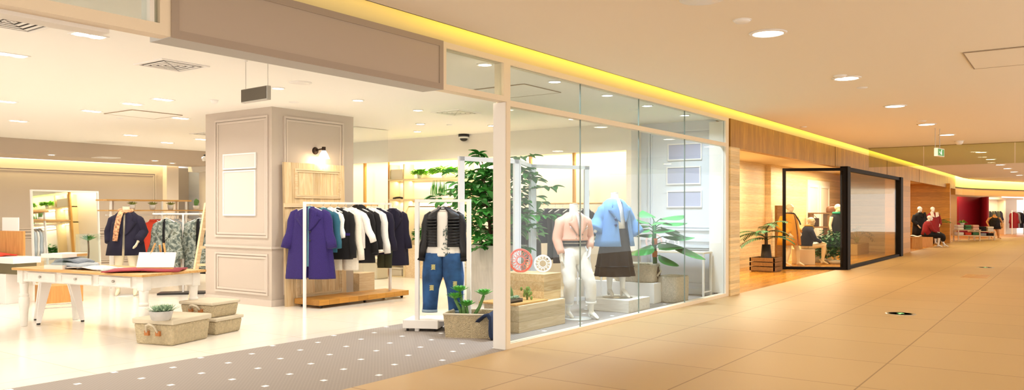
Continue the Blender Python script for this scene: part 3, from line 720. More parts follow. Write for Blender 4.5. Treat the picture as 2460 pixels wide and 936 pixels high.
def coat(name, label, cat, loc, rz, m, w=.2, L=.75, hem=.24, dep=.075, sl=.5, sang=9, sr=.062, front='shut', gap=.03, inner=None, drop=.32, buttons=0, lapel=True, bm=None, hood=False, group=None, cuff=None, hanger=True, n=32, sleeves=True, belt=None, amp=.05, flat=.62, neck=.075):
    t = thing(name, label, cat, loc, rz, group); seed[0] += 1; ph = seed[0] * 1.7
    pr = sprof(w, L, hem, dep, neck)
    mb = MB()
    if front == 'open':
        def a0(u): return FR + (.25 if u < .12 else gap * (1 - .2 * u) * 3)
        def a1(u): return FR + 2 * PI - (.25 if u < .12 else gap * (1 - .2 * u) * 3)
        shell(mb, pr, a0, a1, n, ph, amp)
    else: shell(mb, pr, 0, 2 * PI, n, ph, amp)
    mb.build('body', m, t, True, solid=.008)
    if sleeves:
        for s in (-1, 1):
            p = sleeve_pts(s, w, sl, sang)
            q = MB().tube(p, [sr * .62, sr * .98, sr, sr * .97, sr * .93, sr * .9, sr * .88], 14, True, flat, (0, 1, 0))
            sv = q.build('sleeve', m, t, True)
            if cuff:
                MB().tube([p[-1], tuple(Vector(p[-1]) * 2 - Vector(p[-1]) + (Vector(p[-1]) - Vector(p[-2])) * .35)], [sr * .9, sr * .86], 14, True, flat, (0, 1, 0)).build('cuff', cuff, sv, True)
    if inner:
        shell(MB(), [(z * .96 + .005, a * .9, b_ * .82, d_) for z, a, b_, d_ in sprof(w, L * .86, hem * .9, dep, neck)], 0, 2 * PI, 24, ph, .02).build('lining', inner, t, True)
    if lapel:
        for s in (-1, 1): lapel_mb(pr, s, max(gap, .004), .0, -drop, 1.0, .010).build('lapel', m, t, True, solid=.010)
    else:
        MB().tube([(neck * math.cos(a) * 1.05, .06 * math.sin(a), .012 - .02 * (math.sin(a) < 0)) for a in [2 * PI * i / 16 for i in range(16)]], .011, 8, closed=True).build('neckband', m, t, True)
    for i in range(buttons):
        z = -drop - .02 - i * .13
        MB().lathe([(.016, 0), (.016, .006), (.006, .009)], 12, M=Matrix.Translation((gap * .8 + .02, -dep - .004 - .1 * abs(z) * .1, z)) @ Matrix.Rotation(PI / 2, 4, 'X')).build('button', bm or BTN, t)
    if hood: MB().ball((0, .05, .0), .13, .07, .09).build('hood', m, t, True)
    if belt: MB().box(-w * .95, w * .95, -dep - .012, -dep + .01, -L * .5 - .02, -L * .5 + .02).build('belt', belt, t)
    if hanger: hang(t, label)
    return t
HG = {}
def hang(t, label, col=None, w=.19):
    """clothes hanger: a thing of its own inside the shoulders"""
    b = 'white clothes hanger holding the ' + ' '.join(label.split()[:9])
    words = b.split()[:16]
    h = thing('clothes_hanger', ' '.join(words), 'hanger', t.location, t.rotation_euler[2], 'clothes hangers')
    MB().tube([(-w, 0, -.045), (-w * .6, 0, -.01), (0, 0, .035), (w * .6, 0, -.01), (w, 0, -.045)], .009, 8).build('shoulder_bar', col or WMETAL, h, True)
    MB().tube([(0, 0, .035), (0, 0, .07), (.018, 0, .088), (.012, 0, .108), (-.006, 0, .112)], .003, 6).build('hook', STEEL, h, True)
    return h
# ------------------------------------------------------------------ purple coat rail with deck
RX0, RX1, RY, RZ = 7.86, 9.68, 9.43, 1.60
t = thing('clothes_rail', 'long white clothes rail standing by the wooden deck', 'clothes rail', (RX0, RY, 0))
MB().box(-.018, .018, -.018, .018, 0, RZ).build('post', WMETAL, t); MB().box(RX1 - RX0 - .018, RX1 - RX0 + .018, -.018, .018, .12, RZ).build('post', WMETAL, t)
MB().box(.018, RX1 - RX0 - .018, -.016, .016, RZ - .034, RZ - .002).build('hanging_rail', WMETAL, t)
t = thing('display_deck', 'low amber wooden platform on casters under the coat rail', 'platform', (7.92, 9.18, 0))
MB().box(0, 1.95, 0, .56, .045, .125).build('deck_board', wood('amber_deck_wood', 'cf9238', 'b87b2b', .4, 0, .2, 0), t, bevel=.005)
for x in (.1, 1.0, 1.85):
    for y in (.07, .5): MB().lathe([(.022, -.012), (.022, .012)], 12, M=Matrix.Translation((x, y, .0225)) @ Matrix.Rotation(PI / 2, 4, 'Y')).box(x - .01, x + .01, y - .01, y + .01, .03, .046).build('caster', BLACK, t)
SH = RZ - .115
g = 'garments on the long white coat rail'
VIEW = R(-52)
coat('long_coat', 'long purple boucle coat at the front end of the rail', 'coat', (RX0 + .13, RY + .03, SH + .02), R(-58), C_PURPLE, .25, 1.07, .36, .10, .52, 14, .088, 'open', .012, C_TEALSH, .34, 2, group=g, amp=.07)
lst = [('cardigan', 'teal knit jacket directly behind the purple coat', C_TEAL, dict(L=.66, sl=.5, front='open', gap=.02, inner=C_TEALSH)),
       ('blouse', 'white blouse between the teal and the black tops', C_WHITE, dict(L=.6, sl=.34, lapel=False, w=.16, hem=.17)),
       ('pullover', 'black top with a purple belt, third from front', C_BLACK, dict(L=.78, sl=.66, w=.22, lapel=False, sang=5, belt=C_PURPLE)),
       ('shirt_dress', 'long cream shirt behind the black top', C_CREAM, dict(L=.96, sl=.7, front='open', gap=.02, inner=C_GREY)),
       ('blouse', 'white batwing blouse in the middle of the rail', C_WHITE, dict(L=.62, sl=.45, lapel=False, sang=24)),
       ('hooded_jacket', 'black hooded jacket in the middle of the rail', C_BLACK, dict(L=.86, sl=.6, front='open', gap=.02, hood=True, hem=.27, cuff=C_BLACK)),
       ('cardigan', 'black jacket with one white sleeve edge showing', C_BLACK, dict(L=.72, sl=.56, cuff=C_CREAM)),
       ('shirt', 'white shirt sleeve peeking between dark jackets', C_WHITE, dict(L=.7, sl=.62, lapel=False)),
       ('blazer', 'dark plum blazer before the olive trousers', C_NAVY, dict(L=.74, sl=.58, front='open', gap=.015, inner=C_BLACK)),
       ]
for i, (nm, lb, mm, kw) in enumerate(lst):
    x = RX0 + .36 + i * .145
    kw.setdefault('w', .215); kw.setdefault('hem', .23); kw.setdefault('dep', .05)
    coat(nm, lb, 'coat' if 'jacket' in lb or 'blazer' in lb else 'top', (x, RY, SH), R(-66 + (i % 3) * 5), mm, group=g, **kw)
def trousers(name, label, loc, rz, m, w=.19, L=.95, leg=.10, spread=.05, dep=.05, cuff=None, group=None, patches=0, taper=.8, cat='trousers'):
    t = thing(name, label, cat, loc, rz, group); seed[0] += 1
    cr = -.27
    mb = MB()
    for s in (-1, 1):
        rings = []
        for z, cx, rx, ry in ((0, s * w * .5, w * .5, dep * .9), (-.1, s * w * .53, w * .56, dep * 1.05), (cr, s * w * .57, w * .59, dep * 1.1), (cr - .06, s * (w * .6 + spread * .2), w * .54, dep), (-L * .6, s * (w * .6 + spread * .8), leg * .95, dep * .95), (-L * .85, s * (w * .6 + spread * 1.2), leg * taper, dep * .9), (-L, s * (w * .6 + spread * 1.5), leg * taper, dep * .9)):
            rings.append([(cx + rx * math.cos(2 * PI * j / 20) * (1 + .04 * math.sin(4 * j + z * 9)), ry * math.sin(2 * PI * j / 20) * (1 + .06 * math.sin(3 * j + z * 15)), z) for j in range(20)])
        mb.loft(rings)
    mb.build('body', m, t, True)
    MB().lathe([(w * 1.02, -.035), (w * 1.03, 0), (w * .98, .004)], 24, sy=dep / w * .72).build('waistband', m, t, True)
    if cuff:
        for s in (-1, 1): MB().lathe([(leg * taper * 1.06, 0), (leg * taper * 1.06, .035)], 20, (s * (w * .6 + spread * 1.5), 0, -L), 1, dep * .95 / (leg * taper)).build('cuff', cuff, t, True)
    for i in range(patches):
        px_, pz = ((-.10, -.16), (-.12, -.41), (.17, -.36))[i]
        b = MB()
        for k in range(7): b.tube([(px_ - .026 + .004 * (k % 3), -dep * 1.10, pz - .035 + k * .009), (px_, -dep * 1.16, pz - .03 + k * .009), (px_ + .026 - .005 * (k % 2), -dep * 1.08, pz - .033 + k * .009)], .004, 5)
        b.build('torn_patch', mat('frayed_yellow_threads', 'd9cf8e', .9), t)
    return t
t_ = trousers('trousers', 'dark olive trousers near the far end of the rail', (RX1 - .13, RY, 1.33), R(-62), C_OLIVE, .1, .82, .08, .0, .04, group=g)
h = thing('clothes_hanger', 'white clip hanger holding the olive trousers', 'hanger', (RX1 - .13, RY, 1.33), R(-62), 'clothes hangers')
MB().tube([(-.12, 0, .03), (.12, 0, .03)], .008, 8).box(-.1, -.07, -.03, .03, -.01, .05).box(.07, .1, -.03, .03, -.01, .05).build('clip_bar', WMETAL, h)
MB().tube([(0, 0, .03), (0, 0, .235), (.018, 0, .26), (0, 0, .295)], .003, 6).build('hook', STEEL, h, True)
coat('long_coat', 'navy wool coat hanging at the far end of the rail', 'coat', (RX1 + .02, RY - .04, SH + .0), R(-42), C_NAVY, .2, .94, .26, .07, .56, 8, .068, 'shut', .01, None, .35, 0, group=g)
# wooden door propped on the column
t = thing('wooden_door', 'pale pine panelled door propped against the grey column', 'door', (7.82, 9.80, 0))
MP = Matrix.Rotation(R(-1.5), 4, 'X')
MB().box(0, 1.22, 0, .045, 0, 2.21, MP).build('board', PINE, t)
mb = MB()
for z0, z1 in ((1.66, 2.12), (.12, 1.50)):
    for q in (0, .03): mb.frame(.19 + q, 1.12 - q, z0 + q, z1 - q, .025, -.022 + q * .2, 0, MP)
mb.build('moulding', PINEX, t)
MB().box(-.02, 1.24, -.03, .0, 1.52, 1.58, MP).build('ledge', PINEX, t)
# pine crate on the deck's far side
x, y = G(846, 706, .125)
single(MB().box(0, .36, 0, .25, 0, .40), 'wooden_cube', 'pale wooden cube standing behind deck below the hanging clothes', 'cube', PINEX, (9.44, 9.92, 0), bevel=.004)
# ------------------------------------------------------------------ outfit frame
P0 = G(1003, 792, .03); 
t = thing('garment_stand', 'white rectangular standing frame with hanging outfit', 'clothes rail', (7.17, 6.53, 0), math.atan2(5.95 - 6.53, 7.45 - 7.17))
FL = math.hypot(.28, .58)
MB().box(-.024, .024, -.024, .024, .0, 1.60).build('post', WMETAL, t); MB().box(FL - .024, FL + .024, -.024, .024, .14, 1.60).build('post', WMETAL, t)
MB().box(.018, FL - .018, -.016, .016, 1.567, 1.599).build('hanging_rail', WMETAL, t)
MB().box(-.17, .27, -.05, .37, .035, .135).box(.0, FL + .03, .0, .4, .12, .14).build('base_box', WMETAL, t, bevel=.004)
for x, y in ((-.12, 0), (.22, 0), (-.12, .32), (.22, .32)): MB().lathe([(.018, -.012), (.018, .012)], 10, M=Matrix.Translation((x, y, .018)) @ Matrix.Rotation(PI / 2, 4, 'Y')).build('caster', BLACK, t)
fx, fy = 7.37, 6.275; frz = math.atan2(-.58, .28)
g = 'outfit hung in the white frame'
WPRINT = mat('white_tee_cotton', 'f6f2ea', .9)
t = coat('tee_shirt', 'white printed tee under the black jacket in the frame', 'top', (fx, fy, 1.475), frz, WPRINT, .19, .57, .22, .06, .16, 12, .06, lapel=False, hanger=False, sleeves=False, group=g)
mb = MB(); random.seed(4)
for i in range(46):
    x = .045 + random.gauss(0, .022); z = -.18 - random.random() * .38
    mb.add([(x + random.uniform(-.02, .02), -.0765, z + random.uniform(-.02, .02)) for _ in range(4)], [(0, 1, 2, 3)])
mb.build('print', mat('grey_green_print', '5f6f68', .8), t)
jk = coat('quilted_jacket', 'black quilted short jacket worn open over white tee in the frame', 'jacket', (fx, fy, 1.485), frz, mat('black_quilted_nylon', '0f0d10', .45, bump=.3, bs=60), .215, .46, .225, .085, .50, 9, .062, 'open', .10, None, .3, 0, lapel=False, group=g, cuff=C_BLACK, hanger=True)
for s in (-1, 1):
    mb = MB()
    for i in range(9):
        z = -.12 - i * .037; mb.tube([(s * .07, -.094, z), (s * .14, -.082, z - .002), (s * .2, -.045, z)], .014, 6)
    mb.build('quilting', MATS['black_quilted_nylon'], jk, True)
jn = trousers('jeans', 'ripped blue jeans hanging under the jacket in the frame', (fx - .02, fy, .945), frz, C_DENIM, .225, .72, .108, .02, .07, cuff=mat('pale_denim_cuff', '93a8b8', .9), patches=3, group=g, cat='jeans', taper=.85)
# ------------------------------------------------------------------ woven baskets
def weave():
    m = mat('woven_straw', 'c4b391', .85, noise=.12, ns=30)
    nt = m.node_tree; N = nt.nodes; L = nt.links; b = N['Principled BSDF']
    tc = N.new('ShaderNodeTexCoord'); n = N.new('ShaderNodeTexVoronoi'); n.inputs['Scale'].default_value = 75
    L.new(tc.outputs['Object'], n.inputs['Vector'])
    bp = N.new('ShaderNodeBump'); bp.inputs['Strength'].default_value = .9; bp.inputs['Distance'].default_value = .012
    L.new(n.outputs[0], bp.inputs['Height']); L.new(bp.outputs[0], b.inputs['Normal']); return m
WEAVE = weave(); LEATH = mat('tan_leather', 'b5713a', .6); RIMW = mat('pale_basket_canvas', 'cfc3ab', .85, bump=.3, bs=200); GREYW = mat('whitewashed_wicker', 'c6bba8', .9, noise=.15, ns=40, bump=1, bs=70)
def basket(label, loc, rz, L_, W_, H, lid=True, m=WEAVE, group=None, handle=True, tap=.02):
    t = thing('woven_basket', label, 'basket', loc, rz, group)
    v = [(-L_ / 2 + tap, -W_ / 2 + tap, 0), (L_ / 2 - tap, -W_ / 2 + tap, 0), (L_ / 2 - tap, W_ / 2 - tap, 0), (-L_ / 2 + tap, W_ / 2 - tap, 0)]
    hb = H * (.8 if lid else 1)
    if lid:
        MB().add(v + [(-L_ / 2, -W_ / 2, hb), (L_ / 2, -W_ / 2, hb), (L_ / 2, W_ / 2, hb), (-L_ / 2, W_ / 2, hb)], [(3, 2, 1, 0), (4, 5, 6, 7), (0, 1, 5, 4), (1, 2, 6, 5), (2, 3, 7, 6), (3, 0, 4, 7)]).build('body', m, t, bevel=.02)
        MB().box(-L_ / 2 - .012, L_ / 2 + .012, -W_ / 2 - .012, W_ / 2 + .012, hb, H).build('lid', RIMW, t, bevel=.012)
    else:
        o = [(-L_ / 2, -W_ / 2, hb), (L_ / 2, -W_ / 2, hb), (L_ / 2, W_ / 2, hb), (-L_ / 2, W_ / 2, hb)]; q = .02
        i_ = [(-L_ / 2 + q, -W_ / 2 + q, hb), (L_ / 2 - q, -W_ / 2 + q, hb), (L_ / 2 - q, W_ / 2 - q, hb), (-L_ / 2 + q, W_ / 2 - q, hb)]
        b_ = [(x * .92, y * .92, .04) for x, y, z in i_]
        f = [(3, 2, 1, 0)]
        for a in range(4):
            c = (a + 1) % 4; f += [(a, c, 4 + c, 4 + a), (4 + a, 4 + c, 8 + c, 8 + a), (8 + a, 8 + c, 12 + c, 12 + a)]
        f.append((12, 13, 14, 15))
        MB().add(v + o + i_ + b_, f).build('body', m, t)
        MB().tube([(p[0] * .99, p[1] * .99, hb) for p in o], .012, 8, closed=True).build('rim', RIMW, t, True)
    if handle:
        for s in (-1,):
            hd = MB().tube([(s * L_ / 2 - .012, -.075, hb * .62), (s * L_ / 2 - .045, -.05, hb * .95), (s * L_ / 2 - .06, 0, hb * 1.03), (s * L_ / 2 - .045, .05, hb * .95), (s * L_ / 2 - .012, .075, hb * .62)], .012, 8).build('handle', RIMW, t, True)
            for y in (-.075, .075): MB().box(s * L_ / 2 - .016, s * L_ / 2 + .01, y - .028, y + .028, hb * .45, hb * .68).build('leather_tab', LEATH, hd)
    return t
g = 'lidded woven boxes on the floor by the white table'
def rect(a, b, c):
    """centre, angle, lengths of a box footprint from three floor corners a (left), b (near), c (right)"""
    a, b, c = Vector(a), Vector(b), Vector(c)
    return a, b, c
basket('large lidded woven basket with leather handles and a pot on top', (5.02, 8.26, 0), R(-70 + 90 - 3), .60, .53, .285, group=g)
basket('lower lidded woven basket at right of the big one', (5.68, 8.50, 0), R(14), .46, .52, .20, group=g)
basket('upper lidded woven basket stacked on the right-hand one', (5.66, 8.52, .20), R(12), .44, .5, .185, group=g)
bk = basket('open woven basket with green succulent and dark jeans beside the post', (7.32, 5.76, 0), R(24), .50, .62, .27, lid=False, handle=False)
MB().box(-.22, .22, -.28, .28, .17, .22).build('pebbles', mat('grey_pebbles', '8b8378', .9, noise=.4, ns=60, bump=1, bs=60), bk)
# dark jeans over the basket edge
mb = MB()
def sheet(pts, th=.012, w=.24, n=9, wv=.012):
    """folded cloth following pts, width along local y"""
    mb = MB(); rings = []
    for i, p in enumerate(pts):
        ring = []
        for j in range(n + 1):
            u = j / n; ring.append((p[0] + wv * math.sin(u * 9 + i), p[1] + (u - .5) * w, p[2] + wv * math.cos(u * 7 + i)))
        for j in range(n, -1, -1):
            u = j / n; ring.append((p[0] + wv * math.sin(u * 9 + i) - th * .8, p[1] + (u - .5) * w, p[2] + wv * math.cos(u * 7 + i) - th))
        rings.append(ring)
    return mb.loft(rings)
o = sheet([(-.10, 0, .03), (-.03, 0, .10), (.03, 0, .135), (.075, 0, .10), (.085, 0, -.02), (.095, 0, -.10), (.11, 0, -.16)], .035, .40, 12, .018).build('folded_jeans', C_DDEN, None, True)
tag(o, 'dark blue jeans draped over the open basket beside the post', 'jeans'); o.location = (7.29, 5.47, .18); o.rotation_euler = (0, 0, R(-80))
# ------------------------------------------------------------------ plants
LEAF = mat('leaf_green', '3f8a35', .5, noise=.45, ns=3); LEAFB = mat('bright_leaf_green', '7cc23a', .5, noise=.35, ns=5); LEAFD = mat('dark_leaf_green', '2f6b38', .5, noise=.4, ns=3)
SUCC = mat('pale_succulent_green', '9db79a', .5, noise=.2, ns=20); CACT = mat('cactus_green', '5f8a4a', .6, noise=.2, ns=30); BARK = mat('plant_bark', '5d452f', .85, bump=.6, bs=40); SOIL = mat('dark_soil', '3a2d22', .95)
GPOT = mat('grey_concrete_pot', 'b9b4ad', .8, noise=.08, ns=12); WPOT = mat('white_pot', 'f2efe9', .5)
def leaf(mb, base, d, L_, w_, droop=.3, fold=.25, n=5):
    base = Vector(base); d = Vector(d).normalized(); side = d.cross(Vector((0, 0, 1)))
    if side.length < .05: side = Vector((1, 0, 0))
    side.normalize(); up = side.cross(d).normalized(); o = len(mb.v); p = base.copy()
    for i in range(n + 1):
        u = i / n; dd = (d - Vector((0, 0, 1)) * droop * u).normalized()
        ww = w_ * (math.sin(PI * min(1, u * .92 + .06)) ** .8)
        mb.v += [tuple(p - side * ww / 2 + up * ww * fold), tuple(p), tuple(p + side * ww / 2 + up * ww * fold)]
        p = p + dd * L_ / n
    for i in range(n):
        a = o + i * 3; mb.f += [(a, a + 1, a + 4, a + 3), (a + 1, a + 2, a + 5, a + 4)]
def rnd(a, b): return random.uniform(a, b)
def tree(label, loc, h0, h1, rad, nbr, m, seed_=1, trunks=4, ll=.15, lw=.06, name='potted_tree', pot=None, low=.0, zs=1.0, cat='plant'):
    random.seed(seed_)
    t = thing(name, label, cat, loc)
    tk = MB(); lf = MB(); H = h1 - h0
    for k in range(trunks):
        a = rnd(0, 6.28); top = Vector((math.cos(a) * rad * rnd(.1, .35), math.sin(a) * rad * rnd(.1, .35), h1 - rnd(.0, .25) * H))
        b0 = Vector((math.cos(a) * .06, math.sin(a) * .06, h0)); pts_ = [b0.lerp(top, i / 6) + Vector((rnd(-.02, .02), rnd(-.02, .02), 0)) for i in range(7)]
        tk.tube(pts_, [.022 - .0025 * i for i in range(7)], 7)
        for i in range(nbr):
            u = rnd(low, 1.0); q = pts_[0].lerp(top, u); az = rnd(0, 6.28)
            rr = rad * (.35 + .65 * math.sin(PI * min(1, .18 + u * .75))) * rnd(.55, 1.05)
            tip = Vector((math.cos(az) * rr, math.sin(az) * rr, q.z + rnd(-.02, .22) * H * .6))
            tip.z = min(tip.z, h1); mid = q.lerp(tip, .55) + Vector((0, 0, .05))
            tk.tube([q, mid, tip], [.007, .005, .003], 5)
            for c in range(9):
                v = .3 + .7 * c / 8; bp = q.lerp(mid, v / .55) if v < .55 else mid.lerp(tip, (v - .55) / .45)
                dv = (tip - q).normalized(); sd = Vector((-dv.y, dv.x, 0)) * (1 if c % 2 else -1)
                leaf(lf, bp, dv * .55 + sd * rnd(.5, 1.0) + Vector((0, 0, rnd(-.5, .35))), ll * rnd(.7, 1.15), lw * rnd(.8, 1.15), rnd(.2, .8))
            leaf(lf, tip, dv + Vector((0, 0, -.1)), ll, lw, .4)
    tk.build('trunk', BARK, t, True); lf.build('foliage', m, t, False)
    return t
def planter_sq(t, s0, s1, h, m, soil=True):
    """tapered square planter with a recessed soil top"""
    v = [(x * s0, y * s0, 0) for x, y in ((-1, -1), (1, -1), (1, 1), (-1, 1))] + [(x * s1, y * s1, h) for x, y in ((-1, -1), (1, -1), (1, 1), (-1, 1))]
    v += [(x * (s1 - .03), y * (s1 - .03), h) for x, y in ((-1, -1), (1, -1), (1, 1), (-1, 1))] + [(x * (s1 - .03), y * (s1 - .03), h - .06) for x, y in ((-1, -1), (1, -1), (1, 1), (-1, 1))]
    f = [(3, 2, 1, 0)]
    for a in range(4):
        c = (a + 1) % 4; f += [(a, c, 4 + c, 4 + a), (4 + a, 4 + c, 8 + c, 8 + a), (8 + a, 8 + c, 12 + c, 12 + a)]
    MB().add(v, f).build('planter', m, t)
    MB().box(-s1 + .03, s1 - .03, -s1 + .03, s1 - .03, h - .08, h - .06).build('soil', SOIL, t)
tx, ty, _ = GD(1192, 700, 12.5)
t = tree('big leafy green tree in a tall grey washed planter by the post', (tx, ty, 0), .85, 2.33, .98, 17, LEAF, 7, 6, .20, .105, zs=1)
planter_sq(t, .30, .36, .93, mat('grey_washed_wood', 'c2bbb0', .7, noise=.1, ns=5, stretch=(6, 6, .8)))
for c in children(t):
    if c.name.startswith('planter'): c.rotation_euler = (0, 0, R(-14)); 
def rosette(mb, c, r, n, layers, up=.3, w_=.3):
    for l in range(layers):
        for i in range(n - l):
            a = 2 * PI * i / (n - l) + l * .5; e = .38 + up * l
            leaf(mb, c, (math.cos(a), math.sin(a), e), r * (1 - .12 * l), r * w_, -.25, .15, 4)
# succulent in grey bowl on the big basket
x, y = G(387, 768, .285)
t = thing('potted_succulent', 'spiky pale succulent in a grey bowl on the large basket', 'plant', (x, y, .285))
MB().lathe([(.085, 0), (.10, .01), (.125, .10), (.115, .10), (.105, .07)], 28).build('pot', GPOT, t, True)
MB().cyl((0, 0), .108, .06, .075).build('soil', SOIL, t)
mb = MB(); random.seed(2)
for cx, cy in ((-.05, 0), (.05, .03), (.0, -.05), (.07, -.03)): rosette(mb, (cx, cy, .08), .13, 9, 3, .55, .2)
mb.build('foliage', SUCC, t)
# succulent on a thick curly stem in the open basket
t = thing('succulent_plant', 'bright green rosette succulents on thick stems in the open basket', 'plant', (7.26, 5.84, .2))
mb = MB(); st = MB(); random.seed(5)
for (x0, y0), tip in (((0, .05), (-.06, .12, .22)), ((.0, 0), (.03, .02, .13)), ((.06, -.05), (.16, -.14, .26)), ((-.03, 0), (.0, .10, .30))):
    p = [Vector((x0, y0, 0)), Vector((x0, y0, 0)).lerp(Vector(tip), .5) + Vector((.02, 0, -.01)), Vector(tip)]
    st.tube(p, [.022, .02, .018], 8); rosette(mb, tip, .13, 9, 3, .35, .38)
st.build('stem', CACT, t, True); mb.build('foliage', mat('fresh_succulent_green', '62b04a', .45, noise=.3, ns=8), t)
# ------------------------------------------------------------------ white table with drawers
TA = Vector((4.5, 10.9, 0)); TB = Vector((4.84, 8.56, 0)); ta = math.atan2(TB.y - TA.y, TB.x - TA.x)
TL = (TB - TA).length; TW = .86; TZ = .745
CHALK = mat('chalk_white_paint', 'ebe7df', .6, noise=.06, ns=7)
t = thing('drawer_table', 'long white farmhouse table with three drawers and an oak top', 'table', (TA.x, TA.y, 0), ta)
MB().box(-.04, TL + .04, -.04, TW, TZ - .03, TZ).build('tabletop', OAK, t, bevel=.006)
MB().box(.05, TL - .05, .02, .05, TZ - .17, TZ - .03).box(.05, TL - .05, TW - .1, TW - .07, TZ - .17, TZ - .03).box(.02, .05, .05, TW - .1, TZ - .17, TZ - .03).box(TL - .05, TL - .02, .05, TW - .1, TZ - .17, TZ - .03).build('apron', CHALK, t)
for i in range(3):
    x0 = .2 + i * (TL - .3) / 3
    d = MB().box(x0, x0 + .58, .005, .02, TZ - .155, TZ - .05).frame(x0, x0 + .58, TZ - .155, TZ - .05, .014, -.003, .006).build('drawer', CHALK, t)
    MB().ball((x0 + .29, -.012, TZ - .1), .016).build('knob', STEEL, d, True)
for x in (.06, TL - .06):
    for y in (.06, TW - .11):
        MB().box(x - .055, x + .055, y - .055, y + .055, TZ - .19, TZ - .03).lathe([(.035, 0), (.04, .02), (.05, .2), (.062, .30), (.058, .36), (.045, .375), (.055, .39), (.055, .405), (.045, .42), (.05, .52), (.055, TZ - .19)], 20, (x, y, 0)).build('leg', CHALK, t, True, bevel=.004)
def on_table(px, py, z=TZ): return G(px, py, z)
# metal stool
def stool(label, loc, rz, H=.58, s=.17, m=WMETAL, seat=True):
    t = thing('metal_stool', label, 'stool', loc, rz)
    MB().box(-s, s, -s, s, H - .02, H).build('seat', mat('tan_stool_seat', 'c69458', .5), t, bevel=.02)
    MB().box(-s - .005, s + .005, -s - .005, s + .005, H - .06, H - .02).build('seat_frame', m, t, bevel=.01)
    for sx_ in (-1, 1):
        for sy_ in (-1, 1):
            a = Vector((sx_ * (s - .01), sy_ * (s - .01), H - .03)); b = Vector((sx_ * (s + .085), sy_ * (s + .085), .02))
            q = MB(); w0, w1 = .062, .026
            q.loft([[tuple(c + Vector((x * w, y * w, 0))) for x, y in ((-1, -1), (1, -1), (1, 1), (-1, 1))] for c, w in ((b, w1), (a, w0))])
            l = q.build('leg', m, t, bevel=.006); MB().cyl((b.x, b.y), .022, 0, .02, 12).build('foot', BLACK, l)
    z = .2; k = s + .06
    MB().bar((-k, -k, z), (k, -k, z), .012).bar((k, -k, z), (k, k, z), .012).bar((k, k, z), (-k, k, z), .012).bar((-k, k, z), (-k, -k, z), .012).build('brace', m, t)
    return t
stool('white metal stool with splayed legs pushed under the table', (5.06, 11.0, 0), R(-20), .575, .165)
# table-top things: glass boxes, folded jeans, red cloth, blank sign on an easel
x, y = on_table(250, 642)
o = sheet([(-.42, 0, .008), (-.2, 0, .025), (0, 0, .035), (.2, 0, .02), (.4, 0, .01)], .012, .34, 12, .006)
single(o, 'folded_scarf', 'pale patterned cloth spread on the middle of the white table', 'scarf', mat('pale_patterned_cloth', 'dcdcd8', .9, noise=.5, ns=14), (4.92, 9.75, TZ + .008), ta, smooth=True)
t = thing('folded_jeans', 'folded grey-blue jeans lying on the white table', 'jeans', (4.86, 10.15, TZ + .045), ta + R(8))
sheet([(-.24, 0, 0), (-.2, 0, .03), (0, 0, .04), (.2, 0, .03), (.24, 0, 0)], .04, .3, 10, .006).build('lower_fold', cloth('light_grey_denim', 'b9c0c6'), t, True)
sheet([(-.2, 0, .05), (-.1, 0, .09), (.1, 0, .08), (.2, 0, .05)], .03, .24, 10, .008).build('upper_fold', cloth('mid_grey_denim', '9099a4'), t, True)
o = sheet([(-.42, 0, .006), (-.2, 0, .02), (0, 0, .03), (.2, 0, .02), (.42, 0, .012)], .016, .50, 14, .008)
single(o, 'folded_shawl', 'dusty red folded shawl under the blank sign on the table', 'shawl', C_DPINK, (5.12, 8.98, TZ + .01), ta + R(40), smooth=True)
# white sign on small wooden easel
pa = Vector(GD(335, 640, 8.95)); pb = Vector(GD(425, 634, 9.3)); 
x, y = G(375, 652, TZ); sa_ = R(-62) + R(8)
t = thing('table_easel', 'small wooden easel on the table holding a blank board', 'easel', (x + .03, y + .05, TZ + .0), sa_)
MB().box(-.21, .21, -.03, .0, .03, .045).build('ledge', OAK, t)
for s in (-.14, .14):
    MB().bar((s, -.05, .0), (s, .0, .045), .02, .02).bar((s, .0, .03), (s * .35, .09, .33), .02, .014).build('leg', OAK, t)
MB().bar((0, .22, 0), (0, .09, .31), .02, .014).build('leg', OAK, t)
B = single(MB().box(-.22, .22, -.006, .006, 0, .19), 'sign_board', 'blank white board resting on the small wooden easel', 'sign', mat('blank_white_board', 'f3efec', .5), (x + .03 - .02, y + .04, TZ + .047), sa_)
B.rotation_euler = (R(-24), 0, sa_)
# lidded acrylic case and a small planter with fern at the table's left end
x, y = on_table(112, 656)
def case(label, loc, rz, w_, d_, h_, inner):
    t = thing('display_case', label, 'case', loc, rz)
    MB().box(-w_, w_, -d_, d_, 0, .05).build('base', mat('pinkish_white_wood', 'efe2d6', .5), t)
    MB().box(-w_, w_, -d_, -d_ + .004, .05, h_).box(-w_, -w_ + .004, -d_, d_, .05, h_).box(w_ - .004, w_, -d_, d_, .05, h_).box(-w_, w_, d_ - .004, d_, .05, h_).build('glass_sides', glass('clear_acrylic', 'fcfefc', .02, .12), t)
    return t
t = case('clear box with pale base and air plant on the table', (4.78, 10.25, TZ), R(20), .17, .14, .14, None)
MB().box(-.20, .20, -.16, .16, .14, .19).build('lid', mat('pinkish_white_wood', 'efe2d6', .5), t, bevel=.005)
MB().box(.03, .19, -.165, -.16, .15, .18).build('label_strip', OAK, t)
mb = MB(); rosette(mb, (0, 0, .06), .08, 9, 2, .4, .15); mb.build('air_plant', SUCC, t)
t = case('tall clear vase box holding a small green plant on the table', (5.12, 10.35, TZ), R(20), .11, .09, .42, None)
mb = MB(); rosette(mb, (0, 0, .33), .12, 9, 3, .4, .3); MB().tube([(0, 0, .05), (.01, 0, .2), (0, 0, .34)], .01, 6).build('stem', BARK, t); mb.build('foliage', LEAF, t)
